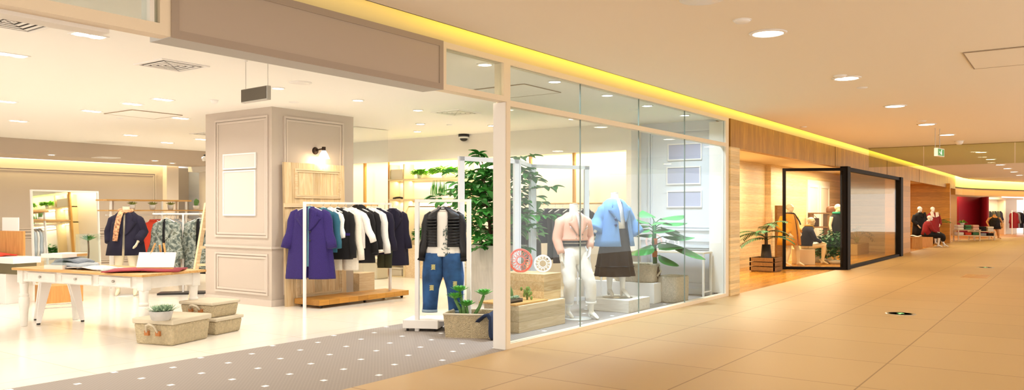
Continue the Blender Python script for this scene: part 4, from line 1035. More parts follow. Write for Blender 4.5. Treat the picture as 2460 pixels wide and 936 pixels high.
# ------------------------------------------------------------------ left counter
cx, cy, _ = GD(45, 700, 12.25)
ca_ = R(-82)
t = thing('display_counter', 'low white display counter with open shelf at left edge', 'counter', (cx, cy, 0), ca_ + R(0))
DKC = mat('olive_shelf_shade', '6f6547', .6)  # dark olive colour stands for the shade in the open shelf gap
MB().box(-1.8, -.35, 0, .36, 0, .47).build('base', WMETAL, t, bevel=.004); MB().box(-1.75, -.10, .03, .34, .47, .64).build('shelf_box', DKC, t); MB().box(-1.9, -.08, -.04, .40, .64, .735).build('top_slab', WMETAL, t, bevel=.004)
o = sheet([(-.6, 0, .01), (-.3, 0, .03), (0, 0, .02), (.2, 0, .01)], .02, .3, 12, .008)
o = single(o, 'folded_sweater', 'orange-red folded sweater lying on the left counter', 'sweater', C_ORANGE, (0, 0, 0), ca_, smooth=True)
mw = Matrix.Translation((cx, cy, 0)) @ Matrix.Rotation(ca_, 4, 'Z')
o.location = mw @ Vector((-.75, .16, .755))
p = mw @ Vector((-.2, .37, .735))
single(MB().box(-1.4, -.30, 0, .03, 0, .40), 'wooden_upright', 'orange wooden back board on the left counter', 'board', wood('orange_board', 'd9a05c', 'c48a48', .5, 2), p, ca_)
p = mw @ Vector((-.1, .38, 1.135))
single(MB().box(-1.0, -.55, 0, .012, 0, .22), 'sign_card', 'blank white card standing on the orange back board', 'card', WMETAL, p, ca_)
x, y = G(140, 728)
single(MB().box(-.28, .28, -.25, .25, 0, .27), 'wooden_plinth', 'low orange wooden plinth seen behind the stool legs', 'plinth', MATS['orange_board'], (x + .15, y + .3, 0), R(-8))
# ------------------------------------------------------------------ back-left racks
rx, ry, _ = GD(262, 650, 14.9)
ra = R(-4)
t = thing('shelf_rack', 'white garment rack with two oak shelves against the back wall', 'rack', (rx, ry, 0), ra)
ML = Matrix()
for x in (.03, 1.02, 1.52): MB().box(x - .015, x + .015, -.02, .02, 0, 1.66).build('post', WMETAL, t)
for x in (.24, 1.52): MB().box(x - .015, x + .015, .38, .42, 0, 1.66).build('post', WMETAL, t)
MB().box(-.06, 1.62, -.04, .44, 1.655, 1.685).build('shelf', OAK, t); MB().box(-.03, 2.3, -.04, .44, 1.46, 1.485).build('shelf', OAK, t)
MB().box(0, 2.2, .13, .16, 1.37, 1.40).build('hanging_rail', WMETAL, t)
MR2 = Matrix.Translation((rx, ry, 0)) @ Matrix.Rotation(ra, 4, 'Z')
def RL(x, y, z): v = MR2 @ Vector((x, y, z)); return (v.x, v.y, v.z)
for i, (xx, lb) in enumerate(((.48, 'small white potted plant on the oak shelf behind mannequin neck'), (.88, 'small white potted plant in the middle of the oak shelf'), (1.25, 'small white potted plant on the oak shelf, third from left'))):
    t = thing('potted_plant', lb, 'plant', RL(xx, .1, 1.485), 0, 'small pots on the rack shelf')
    MB().lathe([(.045, 0), (.065, .1), (.055, .1)], 18).build('pot', WPOT, t, True)
    mb = MB(); random.seed(i); rosette(mb, (0, 0, .09), .12, 10, 3, .35, .25); mb.build('foliage', mat('yellow_green_leaf', 'b2bf6a', .6), t)
t = thing('potted_cactus', 'small cactus in white pot at the shelf right end', 'plant', RL(1.78, .08, 1.485))
MB().lathe([(.05, 0), (.062, .09), (.05, .09)], 18).build('pot', WPOT, t, True); MB().ball((0, 0, .15), .045, .045, .085).ball((.04, 0, .17), .025, .025, .045).build('stem', CACT, t, True)
cols = [C_ORANGE, C_ORANGE, C_WHITE, C_GREY, C_WHITE, C_PALEB, C_WHITE, C_PALEB, C_WHITE]
nmz = ['orange-red', 'darker orange-red', 'white', 'light grey', 'white', 'pale blue', 'white', 'pale blue striped', 'white']
ordn = ['first', 'second', 'third', 'fourth', 'fifth', 'sixth', 'seventh', 'eighth', 'ninth']
for i in range(9):
    coat('shirt', '%s shirt on the back rack, %s from the navy mannequin' % (nmz[i].replace('striped', '').strip(), ordn[i]), 'shirt', RL(.92 + i * .088, .145, 1.275), R(-70), cols[i], .21, .72 - .01 * i, .22, .04, .5, 8, .05, lapel=False, group='shirts on the back rack', n=20)
cx_, cy_, _ = GD(440, 650, 14.0)
t = thing('clothes_rail', 'slim white rail with two camouflage jackets at the back', 'clothes rail', (cx_, cy_, 0), R(-40))
MB().box(-.014, .014, -.014, .014, 0, 1.40).build('post', WMETAL, t); MB().box(-.50, .62, -.014, .014, 1.40, 1.425).build('hanging_rail', WMETAL, t)
MB().box(-.4, .4, -.18, .18, .0, .03).build('foot', BLACK, t)
MC = Matrix.Translation((cx_, cy_, 0)) @ Matrix.Rotation(R(-40), 4, 'Z')
for xx, lb, rz in ((-.27, 'grey camouflage jacket left of the slim post', -66), (.27, 'grey camouflage jacket right of slim post, worn open', -50)):
    v = MC @ Vector((xx, -.02, 1.30)); coat('camouflage_jacket', lb, 'jacket', v, R(rz), C_CAMO, .215, .86, .26, .075, .58, 10, .075, 'open', .04, C_BLACK, .35, 0, group='camouflage jackets on the slim rail')
for k, (xx, c) in enumerate(((.42, C_BLACK), (.52, C_CREAM), (.6, C_DDEN))):
    v = MC @ Vector((xx, .06, 1.29)); coat('shirt', ('black', 'cream', 'dark denim')[k] + ' garment at right end of slim rail near the ladder', 'shirt', v, R(-75), c, .2, .95, .22, .05, .55, 6, .055, lapel=False, group='garments at the slim rail end', n=20)
# ladder rack
l0 = Vector(GD(458, 745, 12.9)); l1 = Vector(GD(497, 488, 13.3)); l0.z = 0
t = thing('ladder_rack', 'pale wooden leaning ladder rack partly hidden by column', 'ladder', (l0.x, l0.y, 0))
d = l1 - l0; off = Vector((.45, -.30, 0))
MB().bar((0, 0, 0), d, .07, .05, (0, 1, 0)).build('side_rail', PINEX, t); MB().bar(off, d * 1.0 + off * .6, .07, .05, (0, 1, 0)).build('side_rail', PINEX, t)
for u in (.36, .54, .73):
    MB().bar(d * u - off * .06, d * u + off * .98 * (1 - .4 * u), .05, .04).build('rung', PINEX, t)
# ------------------------------------------------------------------ lit display shelving in the side wall niche
nt_ = thing('niche_shelving', 'built-in pale wooden shelving lit from behind in the side wall', 'shelving', (XS, 0, 0))
def NX(px): return GX(px, 500, XS)[0]
y0, y1 = 10.35, NX(933)
NW = mat('niche_shelf_wood', 'e8d3a6', .5); 
MB().box(.02, .34, y1 - .03, y1, 0, 2.5).build('upright', NW, nt_); MB().box(.02, .34, NX(967) - .03, NX(967), 0, 2.5).build('upright', NW, nt_); MB().box(.02, .34, y0, y0 + .04, 0, 2.5).build('upright', NW, nt_)
for z in (2.14, 1.70): MB().box(.0, .34, y0, y1, z, z + .03).build('shelf', NW, nt_)
MB().box(.0, .34, NX(967), y1, .58, .61).box(.0, .34, NX(967), y1, .0, .03).build('shelf', NW, nt_)
MB().box(.05, .34, y0, NX(967) - .03, .0, .72).build('base_cabinet', PINEX, nt_)
MB().tube([(.17, y0, 1.56), (.17, NX(967), 1.56)], .012, 8).build('hanging_rail', mat('bronze_rail', '8a6a3a', .4, .8), nt_)
for z in (2.13, 1.69): area('shelf_strip', (XS + .25, (y0 + y1) / 2, z - .01), (0, R(10), 0), .04, y1 - y0 - .1, 9, (1, .93, .7))
for px in (1275, 1380): single(MB().box(0, .06, 0, .045, 0, 2.56), 'timber_batten', 'upright amber wood slat on the niche wall, %s' % ('left one of the two' if px == 1275 else 'right one behind the pink mannequin'), 'slat', POSTW, (XS, NX(px), 0), group='amber wall slats')
for Y, lb in ((13.6, 'amber wood slat seen only in the wall mirror'),): pass
single(MB().box(0, .06, 0, .05, 0, 2.56), 'timber_batten', 'amber wood slat at the left end of the lit shelving', 'slat', POSTW, (XS, y1 + .02, 0), group='amber wall slats')
# things on the niche shelves
def bushy(label, loc, r, h, m, seed_, n=90, ll=.08, pot=True, ry=None, cat='plant', name='potted_plant'):
    random.seed(seed_); t = thing(name, label, cat, loc); mb = MB(); ry = ry or r
    for i in range(n):
        a = rnd(0, 6.28); q = rnd(.1, 1) ** .6
        leaf(mb, (math.cos(a) * r * q * .6, math.sin(a) * ry * q * .6, .09 + h * rnd(.1, .8) * (1 - q * .5)), (math.cos(a), math.sin(a), rnd(-.3, .8)), ll * rnd(.8, 1.3), ll * .6, .5)
    mb.build('foliage', m, t)
    if pot: MB().lathe([(r * .32, 0), (r * .5, .10), (r * .42, .10)], 20, sy=1).build('pot', WPOT, t, True)
    return t
yy = NX(998); bushy('bright leafy plant in a white bowl on the upper niche shelf', (XS + .13, yy, 2.17), .12, .16, LEAFB, 3, 130, .10, ry=.26)
yy = NX(1060); bushy('long trailing bright plant on the upper shelf behind tree', (XS + .09, yy, 2.17), .10, .2, LEAFB, 4, 220, .10, ry=.6)
t = thing('snake_plant', 'upright spiky green grass plant on the middle niche shelf', 'plant', (XS + .17, NX(1040), 1.73))
random.seed(9); mb = MB()
for i in range(34): leaf(mb, (rnd(-.05, .05), rnd(-.2, .2), .05), (rnd(-.1, .1), rnd(-.12, .12), 1), rnd(.24, .36), .022, 0, .2)
mb.build('foliage', LEAF, t); MB().box(-.08, .08, -.22, .22, 0, .06).build('trough', WPOT, t)
single(MB().box(-.02, .28, -.18, .18, 0, .22), 'paper_tray', 'pale curved magazine holder on the top left niche shelf', 'holder', mat('pale_card', 'efe3c8', .6), (XS + .06, NX(950), 2.17), smooth=False)
t = basket('small canvas storage box low in the niche shelving', (XS + .12, NX(950), .03), R(180), .30, .38, .18, m=RIMW)
x, y = G(982, 600, .72); bushy('leafy green plant on low pine cabinet behind outfit frame', (XS + .16, NX(1000), .72), .2, .5, LEAF, 8, 140, .11)
single(MB().tube([(0, -.14, .02), (0, -.05, .035), (0, .05, .03), (0, .14, .015)], .022, 8), 'sunglasses_case', 'dark slim accessory on the middle niche shelf', 'accessory', BLACK, (XS + .08, NX(950), 1.73), smooth=True)
# wall niche behind the tree: white box and low shelf things
t = basket('pale storage box on the floor by the niche wall', (12.3, 9.6, 0), R(90), .45, .4, .45, m=RIMW, handle=False)
# ------------------------------------------------------------------ mannequins
MANW = mat('mannequin_gloss_white', 'f1efe9', .3); MANC = mat('mannequin_cream', 'efe2c4', .35)
def hand(mb, w, d, palm, s=1.0, curl=.5, side=1):
    w = Vector(w); d = Vector(d).normalized(); palm = Vector(palm); palm = (palm - d * palm.dot(d)).normalized(); lat = d.cross(palm) * side
    k = w + d * .085 * s
    mb.tube([w - d * .01, w + d * .03 * s, k], [.026 * s, .034 * s, .036 * s], 12, True, .5, palm)
    for i, (o, L_) in enumerate(((-.027, .068), (-.009, .078), (.009, .074), (.026, .058))):
        b = k + lat * o * s - d * .012 * s; p = [b]; dd = d.copy()
        for q in range(3):
            dd = (dd + palm * curl * .45).normalized(); b = b + dd * L_ * s * (.42, .32, .26)[q]; p.append(b.copy())
        mb.tube(p, [.0098 * s, .0095 * s, .0088 * s, .0075 * s], 8)
    b = w + d * .022 * s - lat * .026 * s; dd = (d * .6 - lat * .75 + palm * .25).normalized()
    b2 = b + dd * .038 * s; b3 = b2 + (d * .9 - lat * .2 + palm * .3).normalized() * .032 * s
    mb.tube([b, b2, b3], [.013 * s, .0115 * s, .009 * s], 8)
def foot(mb, ank, toe, s=1.0):
    """arched mannequin foot from ankle to toe point on the ground"""
    a = Vector(ank); t = Vector(toe); mid = a.lerp(t, .5); mid.z = max(t.z + .03, a.z * .45 + t.z * .55)
    mb.tube([a, a.lerp(mid, .5) + Vector((0, 0, -.005)), mid, t.lerp(mid, .25), t], [.036 * s, .036 * s, .034 * s, .026 * s, .014 * s], 12, True, .8, (0, 0, 1))
    he = a + (a - t).normalized() * .03; he.z = t.z + .012
    mb.tube([a, Vector((he.x, he.y, (a.z + t.z) / 2)), he], [.034 * s, .028 * s, .02 * s], 10)
def head(mb, c, s=1.0, fwd=(0, -1, 0), tilt=0):
    """egg-shaped mannequin head with brow, nose, mouth, chin and ears"""
    f = Vector(fwd).normalized(); r = Vector((-f.y, f.x, 0)).normalized(); M3 = Matrix((r, -f, Vector((0, 0, 1)))).transposed().to_4x4()
    M3 = M3 @ Matrix.Rotation(R(tilt), 4, 'X'); T = Matrix.Translation(Vector(c)) @ M3
    mb.ball(T @ Vector((0, .012 * s, .02 * s)), .075 * s, .09 * s, .09 * s, 18, 12, M3)
    mb.ball(T @ Vector((0, -.012 * s, -.045 * s)), .056 * s, .066 * s, .072 * s, 16, 10, M3)
    mb.tube([T @ Vector((0, -.08 * s, .015 * s)), T @ Vector((0, -.095 * s, -.012 * s)), T @ Vector((0, -.098 * s, -.024 * s)), T @ Vector((0, -.08 * s, -.03 * s))], [.008 * s, .010 * s, .013 * s, .008 * s], 8)
    mb.tube([T @ Vector((-.045 * s, -.072 * s, .022 * s)), T @ Vector((0, -.084 * s, .024 * s)), T @ Vector((.045 * s, -.072 * s, .022 * s))], .009 * s, 8)
    mb.tube([T @ Vector((-.02 * s, -.074 * s, -.056 * s)), T @ Vector((0, -.083 * s, -.055 * s)), T @ Vector((.02 * s, -.074 * s, -.056 * s))], .007 * s, 8)
    mb.ball(T @ Vector((0, -.062 * s, -.095 * s)), .022 * s)
    for q in (-1, 1): mb.ball(T @ Vector((q * .076 * s, .01 * s, -.005 * s)), .009 * s, .02 * s, .028 * s)
def body_mb(hipz=.86, shz=1.38, neckz=1.52, legs=(), arms=(), wx=1.0, hd=None, hs=1.0, fwd=(0, -1, 0), lean=0, hands=True, hipy=0, tors=True, hscale=1.0, feet=True):
    mb = MB(); Y = lambda z: hipy - lean * (z - hipz)
    T = shz - hipz
    rg = []
    for z, rx, ry in ((hipz - .10, .10, .08), (hipz - .05, .155, .105), (hipz + .02, .168, .115), (hipz + T * .35, .125, .092), (hipz + T * .45, .122, .09), (hipz + T * .68, .155, .115), (hipz + T * .82, .165, .11), (shz - .02, .165, .085), (shz + .03, .10, .065), (shz + .055, .058, .054), (neckz - .03, .052, .052), (neckz, .055, .054)):
        rg.append([(rx * wx * math.cos(2 * PI * j / 24), Y(z) + ry * math.sin(2 * PI * j / 24), z) for j in range(24)])
    mb.loft(rg)
    for (h_, k_, a_, t_) in legs:
        h_, k_, a_ = Vector(h_), Vector(k_), Vector(a_)
        mb.tube([h_, h_.lerp(k_, .35), h_.lerp(k_, .8), k_, k_.lerp(a_, .3), k_.lerp(a_, .7), a_], [.098, .088, .064, .055, .057, .042, .034], 14)
        if feet: foot(mb, a_, t_)
    for (s_, e_, w_, d_, pm, sd) in arms:
        s_, e_, w_ = Vector(s_), Vector(e_), Vector(w_)
        mb.tube([s_, s_.lerp(e_, .3), e_, e_.lerp(w_, .35), w_], [.052, .047, .036, .036, .026], 12)
        if hands: hand(mb, w_, d_, pm, hscale, .5, sd)
    if hd: head(mb, hd, hs, fwd)
    return mb
def fold_tube(pts, rads, n=24, amp=.03, ph=0, flat=1.0, fdir=None):
    """garment limb with soft folds"""
    mb = MB(); pts = [Vector(p) for p in pts]; u = None; rings = []; k = len(pts)
    P2 = []; R2 = []
    for i in range(k - 1):
        for q in range(4): P2.append(pts[i].lerp(pts[i + 1], q / 4)); R2.append(rads[i] + (rads[i + 1] - rads[i]) * q / 4)
    P2.append(pts[-1]); R2.append(rads[-1])
    for i, p in enumerate(P2):
        t = (P2[min(i + 1, len(P2) - 1)] - P2[max(i - 1, 0)]).normalized()
        a = Vector(fdir) if fdir else (Vector((0, 1, 0)) if abs(t.y) < .9 else Vector((1, 0, 0)))
        u = (a - t * a.dot(t)).normalized(); w = t.cross(u)
        rings.append([p + (u * math.cos(2 * PI * j / n) * flat + w * math.sin(2 * PI * j / n)) * R2[i] * (1 + amp * math.sin(3 * 2 * PI * j / n + ph + i * 1.9) + amp * .6 * math.sin(i * 2.3 + ph)) for j in range(n)])
    return mb.loft(rings)
def discbase(t, r=.17, m=None, loc=(0, 0)):
    MB().lathe([(r, 0), (r, .006), (r * .96, .010), (.01, .010)], 32, (loc[0], loc[1], 0)).build('base_plate', m or mat('frosted_base', 'cfd2d2', .25), t, True)
# --- mannequin in the blush jacket
x, y = G(1378, 764)
t = thing('mannequin', 'headless white mannequin in blush jacket and white jeans, striding', 'mannequin', (x, y, 0), R(-28))
legs = [((-.09, 0, .84), (-.13, -.12, .46), (-.06, .06, .10), (-.05, -.07, .012)), ((.09, 0, .84), (.17, -.16, .47), (.20, -.13, .10), (.22, -.28, .012))]
arms = [((-.19, 0, 1.34), (-.25, .02, 1.08), (-.23, -.06, .86), (.05, -.1, -1), (1, 0, 0), 1), ((.19, 0, 1.34), (.27, .03, 1.1), (.2, -.1, .94), (-.3, -.2, -.9), (-1, 0, 0), -1)]
body_mb(.86, 1.38, 1.555, legs, arms, 1.12, hipy=0).build('body', MANW, t, remesh=.0075)
MB().lathe([(.056, 0), (.05, .006)], 20, (0, 0, 1.553)).build('neck_cap', STEEL, t, True)
WJ = cloth('white_jeans_denim', 'f2f1ee', .03, 20, .2, 200)
hp = MB().loft([[(.185 * f * math.cos(2 * PI * j / 28), .13 * f * math.sin(2 * PI * j / 28), z) for j in range(28)] for z, f in ((.74, .8), (.82, 1.02), (.92, 1.02), (1.0, .86))])
j = hp.build('trousers', WJ, t, True)
for l in legs:
    h_, k_, a_ = Vector(l[0]), Vector(l[1]), Vector(l[2]); e = k_.lerp(a_, .62)
    fold_tube([h_ + Vector((0, 0, .03)), h_.lerp(k_, .5), k_, e], [.118, .10, .080, .068], 24, .055, l[0][0] * 20).build('trouser_leg', WJ, j, True)
    MB().tube([e, e.lerp(a_, .22)], [.074, .074], 20).build('turn_up', WJ, j, True)
sh = shell(MB(), [(1.14, .175, .125, 0), (1.02, .17, .13, 0), (.985, .178, .135, 0)], n=32).build('undershirt', mat('black_rib_knit', '1b1716', .8), t, True, solid=.006)
shell(MB(), [(1.03, .180, .137, 0), (1.022, .181, .138, 0)], n=32).build('stripe', mat('pale_stripe', 'd8cdbd', .8), sh, True, solid=.004)
def place(o, z): o.location = (0, 0, z)
pr = [(1.44, .075, .06, 0), (1.435, .10, .08, 0), (1.42, .15, .10, .02), (1.40, .205, .115, .05), (1.33, .215, .135, .02), (1.22, .20, .145, 0), (1.12, .185, .14, 0), (1.09, .20, .15, 0), (1.06, .202, .152, 0)]
jk = shell(MB(), pr, lambda u: FR + (.55 if u < .2 else .34 - .3 * u), lambda u: FR + 2 * PI - (.55 if u < .2 else .2 - .25 * u), 40, 2, .02, 5).build('jacket', C_PINKJ, t, True, solid=.01)
for a in arms: fold_tube([Vector(a[0]) * 1.0 + Vector((-a[0][0] * .25, 0, .025)), Vector(a[0]) + Vector((a[0][0] * .06, 0, -.03)), a[1], Vector(a[2]) + Vector((0, 0, .03))], [.04, .078, .066, .05], 20, .03, a[0][0] * 9).build('jacket_sleeve', C_PINKJ, jk, True)
def lapel_at(z0, s, x0, y0, sc=1.0, m=None, par=None, tri=None):
    v = tri; v2 = [(a, b - .012, c) for a, b, c in v]; n = len(v)
    return MB().add(list(v) + v2, [tuple(range(n))[::-1], tuple(range(n, 2 * n))] + [(i, (i + 1) % n, n + (i + 1) % n, n + i) for i in range(n)]).build('lapel', m, par)
for s in (-1, 1):
    lapel_mb(pr, s, .03, 1.44, 1.14, .8, .016).build('lapel', C_PINKJ, jk, True, solid=.012)
    a_, b_ = surf_at(pr, 1.14, FR + s * .12), surf_at(pr, 1.26, FR + s * .7); MB().tube([a_ + Vector((0, -.02, 0)), b_ + Vector((0, -.026, 0))], .004, 5).build('zip', STEEL, jk, True)
for k in range(3):
    for s in (-1, 1): MB().ball((s * .05, -.155, 1.09 + k * .05), .008).build('stud', STEEL, jk, True)
MB().bar((.07, -.158, 1.20), (.15, -.142, 1.23), .006).build('pocket_zip', STEEL, jk)
discbase(t, .19, loc=(.03, -.05))
# --- podium and mannequin in the blue coat
single(MB().box(10.16, 10.85, 5.2, 5.88, 0, .18), 'podium', 'low white washed square podium under the blue coat mannequin', 'podium', wood('whitewashed_podium', 'e6e2da', 'd3cdc3', .6, 1), (0, 0, 0), bevel=.004)
x, y = 10.45, 5.58
t = thing('mannequin', 'headless white mannequin in sky blue coat and dark skirt on podium', 'mannequin', (x, y, .18), R(-30))
legs = [((-.085, 0, .82), (-.07, .02, .46), (-.03, .10, .12), (-.03, -.01, .012)), ((.085, 0, .82), (.09, -.06, .46), (.10, -.06, .13), (.12, -.22, .012))]
arms = [((-.19, 0, 1.34), (-.28, .0, 1.14), (-.37, -.06, .97), (-.1, -1, -.1), (0, 0, -1), 1), ((.19, 0, 1.34), (.29, .03, 1.12), (.39, -.02, .90), (.2, -.3, -.9), (-1, 0, 0), -1)]
body_mb(.86, 1.38, 1.55, legs, arms, 1.12, hands=False).build('body', MANW, t, remesh=.0075)
MB().lathe([(.056, 0), (.05, .006)], 20, (0, 0, 1.548)).build('neck_cap', STEEL, t, True)
sk = shell(MB(), [(1.10, .14, .11, 0), (.95, .19, .14, 0), (.80, .225, .17, 0), (.62, .26, .2, 0), (.46, .285, .225, 0), (.32, .31, .25, 0)], n=56, amp=.06, k=9).build('skirt', C_SKIRT, t, True, solid=.006)
shell(MB(), [(.475, .293, .232, 0), (.455, .296, .236, 0)], n=56, amp=.06, k=9).build('hem_band', mat('black_band', '120e0d', .8), sk, True, solid=.004)
shell(MB(), [(1.44, .07, .06, 0), (1.41, .15, .10, .03), (1.30, .18, .13, 0), (1.1, .16, .125, 0), (1.02, .165, .13, 0)], n=32, amp=.01).build('blouse', C_WHITE, t, True, solid=.005)
MB().tube([(.08 * math.cos(a), -.005 + .07 * math.sin(a), 1.45 - .03 * max(0, -math.sin(a))) for a in [2 * PI * i / 18 for i in range(18)]], .017, 8, closed=True).build('blouse_collar', C_WHITE, t, True)
pr = [(1.455, .09, .07, 0), (1.445, .12, .09, 0), (1.425, .17, .105, .02), (1.40, .22, .125, .06), (1.30, .24, .15, .02), (1.15, .25, .165, 0), (1.0, .275, .185, 0), (.85, .30, .205, 0), (.76, .315, .215, 0)]
jk = shell(MB(), pr, lambda u: FR + (.5 if u < .2 else .38 + .12 * u), lambda u: FR + 2 * PI + (-.5 if u < .2 else -.3 + .25 * u) * 1.0, 48, 1, .03, 5).build('coat', C_BLUEJ, t, True, solid=.012)
for a, rr in zip(arms, ([.086, .095, .125], [.086, .10, .13])):
    sl_ = fold_tube([Vector(a[0]) + Vector((-a[0][0] * .25, 0, .02)), Vector(a[0]) + Vector((a[0][0] * .05, 0, -.05)), a[1], Vector(a[2]) + Vector((0, .02, .03))], [.05] + rr, 24, .03, a[0][0] * 5, .8).build('coat_sleeve', C_BLUEJ, jk, True)
for s in (-1, 1): lapel_mb(pr, s, .08 if s > 0 else .02, 1.45, 1.12, .95, .018).build('lapel', C_BLUEJ, jk, True, solid=.014)
for k in range(2): MB().lathe([(.022, 0), (.022, .008), (.01, .012)], 14, M=Matrix.Translation((-.09, -.172 - .006 * k, 1.16 - k * .085)) @ Matrix.Rotation(PI / 2, 4, 'X')).build('button', mat('navy_button', '1f3c70', .3), jk, True)
MB().bar((-.17, -.155, 1.25), (-.07, -.165, 1.25), .006).build('welt_pocket', mat('blue_welt', '5b86bb', .8), jk)
discbase(t, .22, STEEL, (.03, -.03))
# --- crates, cacti and wire wheels
WCR = wood('pale_crate_boards', 'e6cfa6', 'c9a878', .55, 0, .11, 2)
WCR2 = wood('washed_crate_boards', 'e3d3b8', 'cbb795', .55, 0, .13, 2)
single(MB().box(7.72, 8.76, 5.40, 5.93, 0, .325), 'wooden_crate', 'lower long pale plank crate just behind the window post', 'crate', WCR2, bevel=.004, group='pale plank display crates')
single(MB().box(8.40, 8.80, 5.49, 6.15, .326, .655), 'wooden_crate', 'upper pale plank crate standing on the lower one', 'crate', WCR, bevel=.004, group='pale plank display crates')
single(MB().box(7.68, 8.38, 5.42, 5.98, .326, .348), 'bamboo_tray', 'thin bamboo tray on the lower crate carrying cacti', 'tray', OAK, bevel=.003)
t = thing('cactus_planter', 'square dark planter with tall cactus and succulents by the post', 'plant', (7.84, 5.62, .348))
MB().frame(-.13, .13, -.1, .1, .015, 0, .045, Matrix.Rotation(PI / 2, 4, 'X') @ Matrix.Translation((0, 0, 0))).box(-.12, .12, -.1, .1, 0, .02).build('tray', mat('slate_tray', '5c5a58', .6), t)
mb = MB()
for k, (cx, cy, h_) in enumerate(((.0, .03, .21), (.06, .05, .15))):
    n = 24; rg = []
    for i in range(9):
        u = i / 8; r0 = .038 * (math.sin(PI * min(1, .25 + u * .75)) ** .5 if u < .99 else .1)
        rg.append([(cx + r0 * (1 + .22 * math.cos(8 * 2 * PI * j_ / 32)) * math.cos(2 * PI * j_ / 32), cy + r0 * (1 + .22 * math.cos(8 * 2 * PI * j_ / 32)) * math.sin(2 * PI * j_ / 32), .03 + h_ * u) for j_ in range(32)])
    mb.loft(rg)
mb.build('cactus', CACT, t, True)
mb = MB(); random.seed(3)
for cx, cy in ((-.07, -.05), (.0, -.06), (.08, -.04), (-.09, .03)): rosette(mb, (cx, cy, .035), .07, 9, 3, .45, .3)
mb.build('succulents', SUCC, t)
t = thing('prickly_plant', 'small branching green cactus on the bamboo tray', 'plant', (8.18, 5.60, .348))
random.seed(6); mb = MB()
for i in range(22):
    a = rnd(0, 6.28); q = rnd(0, .1); z = .02 + rnd(0, .13); mb.ball((math.cos(a) * q * (z * 6 + .3), math.sin(a) * q * .6, z), .022, .010, .026)
MB().tube([(0, 0, 0), (.0, 0, .1)], .012, 6).tube([(0, 0, .04), (.07, 0, .13)], .008, 6).tube([(0, 0, .04), (-.06, 0, .11)], .008, 6).build('stem', CACT, t, True)
mb.build('pads', mat('olive_cactus_green', '6c8c33', .6, noise=.3, ns=20), t, True)
def wire_wheel(label, loc, rz, r, m, hub=.4, n=28, wob=0, tilt=0):
    t = thing('wire_wheel', label, 'ornament', loc, rz)
    TT = Matrix.Rotation(R(tilt), 4, 'X')
    ci = lambda rr, k=36: [TT @ Vector((rr * math.cos(2 * PI * i / k), 0, r + rr * math.sin(2 * PI * i / k))) for i in range(k)]
    MB().tube(ci(r * .97), .008, 6, closed=True).tube(ci(r * .88), .006, 6, closed=True).build('rim', m, t, True)
    MB().tube(ci(r * hub), .006, 6, closed=True).build('hub', m, t, True)
    sp = MB()
    for i in range(n):
        a = 2 * PI * i / n; b_ = a + (.5 if i % 2 else -.5)
        sp.tube([TT @ Vector((r * hub * math.cos(a), .0, r + r * hub * math.sin(a))), TT @ Vector((r * .97 * math.cos(b_), 0, r + r * .97 * math.sin(b_)))], .0035, 5)
    sp.build('spokes', m, t, True)
    return t
wire_wheel('orange-red wire wheel standing on the upper crate', (8.50, 5.92, .656), R(-50), .155, mat('coral_wire', 'e8644e', .4), .33, 30, tilt=-8)
wire_wheel('white woven wire wheel leaning beside the orange one', (8.66, 5.68, .656), R(-55), .115, WMETAL, .42, 26, tilt=-14)
# --- folding screen of white portals
g = None
sc = [Vector(GD(1101, 375, 10.7)), Vector(GD(1246, 383, 11.4)), Vector(GD(1275, 394, 12.5)), Vector(GD(1415, 399, 13.0))]
t = thing('folding_screen', 'tall white folding screen of open rectangular frames behind the display', 'screen', (sc[0].x, sc[0].y, 0))
FSM = mat('pale_bluish_white_paint', 'e4e6ea', .45)
for a_, b_ in zip(sc[:-1], sc[1:]):
    a = Vector((a_.x - sc[0].x, a_.y - sc[0].y, 0)); b = Vector((b_.x - sc[0].x, b_.y - sc[0].y, 0)); dv = (b - a).normalized()
    H = 2.2; m_ = MB()
    m_.bar(a + dv * .05, a + dv * .05 + Vector((0, 0, H)), .085, .04, dv.cross(Vector((0, 0, 1)))).bar(b - dv * .05, b - dv * .05 + Vector((0, 0, H)), .085, .04, dv.cross(Vector((0, 0, 1))))
    m_.bar(a + Vector((0, 0, H - .03)), b + Vector((0, 0, H - .03)), .04, .06).bar(a + Vector((0, 0, .03)), b + Vector((0, 0, .03)), .04, .06)
    m_.build('frame_panel', FSM, t)
    MB().cyl((b.x, b.y), .012, .3, .4, 8).cyl((b.x, b.y), .012, 1.7, 1.8, 8).build('hinge', STEEL, t)
# --- rail of dark clothes on the niche wall
t = thing('wall_rail', 'pale clothes rail along the niche wall behind blush jacket', 'clothes rail', (12.45, 7.1, 0))
MB().tube([(0, -.2, 1.6), (0, 1.75, 1.6)], .014, 8).build('hanging_rail', POSTW, t)
for yy in (-.15, 1.7): MB().box(0, .70, yy - .012, yy + .012, 1.59, 1.61).build('bracket', POSTW, t)
its = [('black dress', C_BLACK, 1.0, .2), ('black coat', C_BLACK, .95, .2), ('dark brown coat', C_SKIRT, .9, .2), ('cream knit with long sleeve', C_CREAM, .55, .5), ('dark navy jacket', C_NAVY, .62, .45), ('black tunic', C_BLACK, .92, .3), ('charcoal coat', cloth('charcoal_wool', '35333a'), .98, .5), ('black jacket', C_BLACK, .7, .5), ('cream shirt', C_CREAM, .7, .5), ('black blouse', C_BLACK, .66, .5)]
for i, (lb, mm, L_, sl) in enumerate(its):
    coat('garment', lb + ' on the niche wall rail, %s from the left end' % (ordn + ['tenth'])[i], 'garment', (12.45, 8.72 - i * .165, 1.485), R(-18 + (i % 3) * 6), mm, .2, L_, .22, .045, sl, 8, .05, lapel=False, group='clothes on the niche wall rail', n=20)
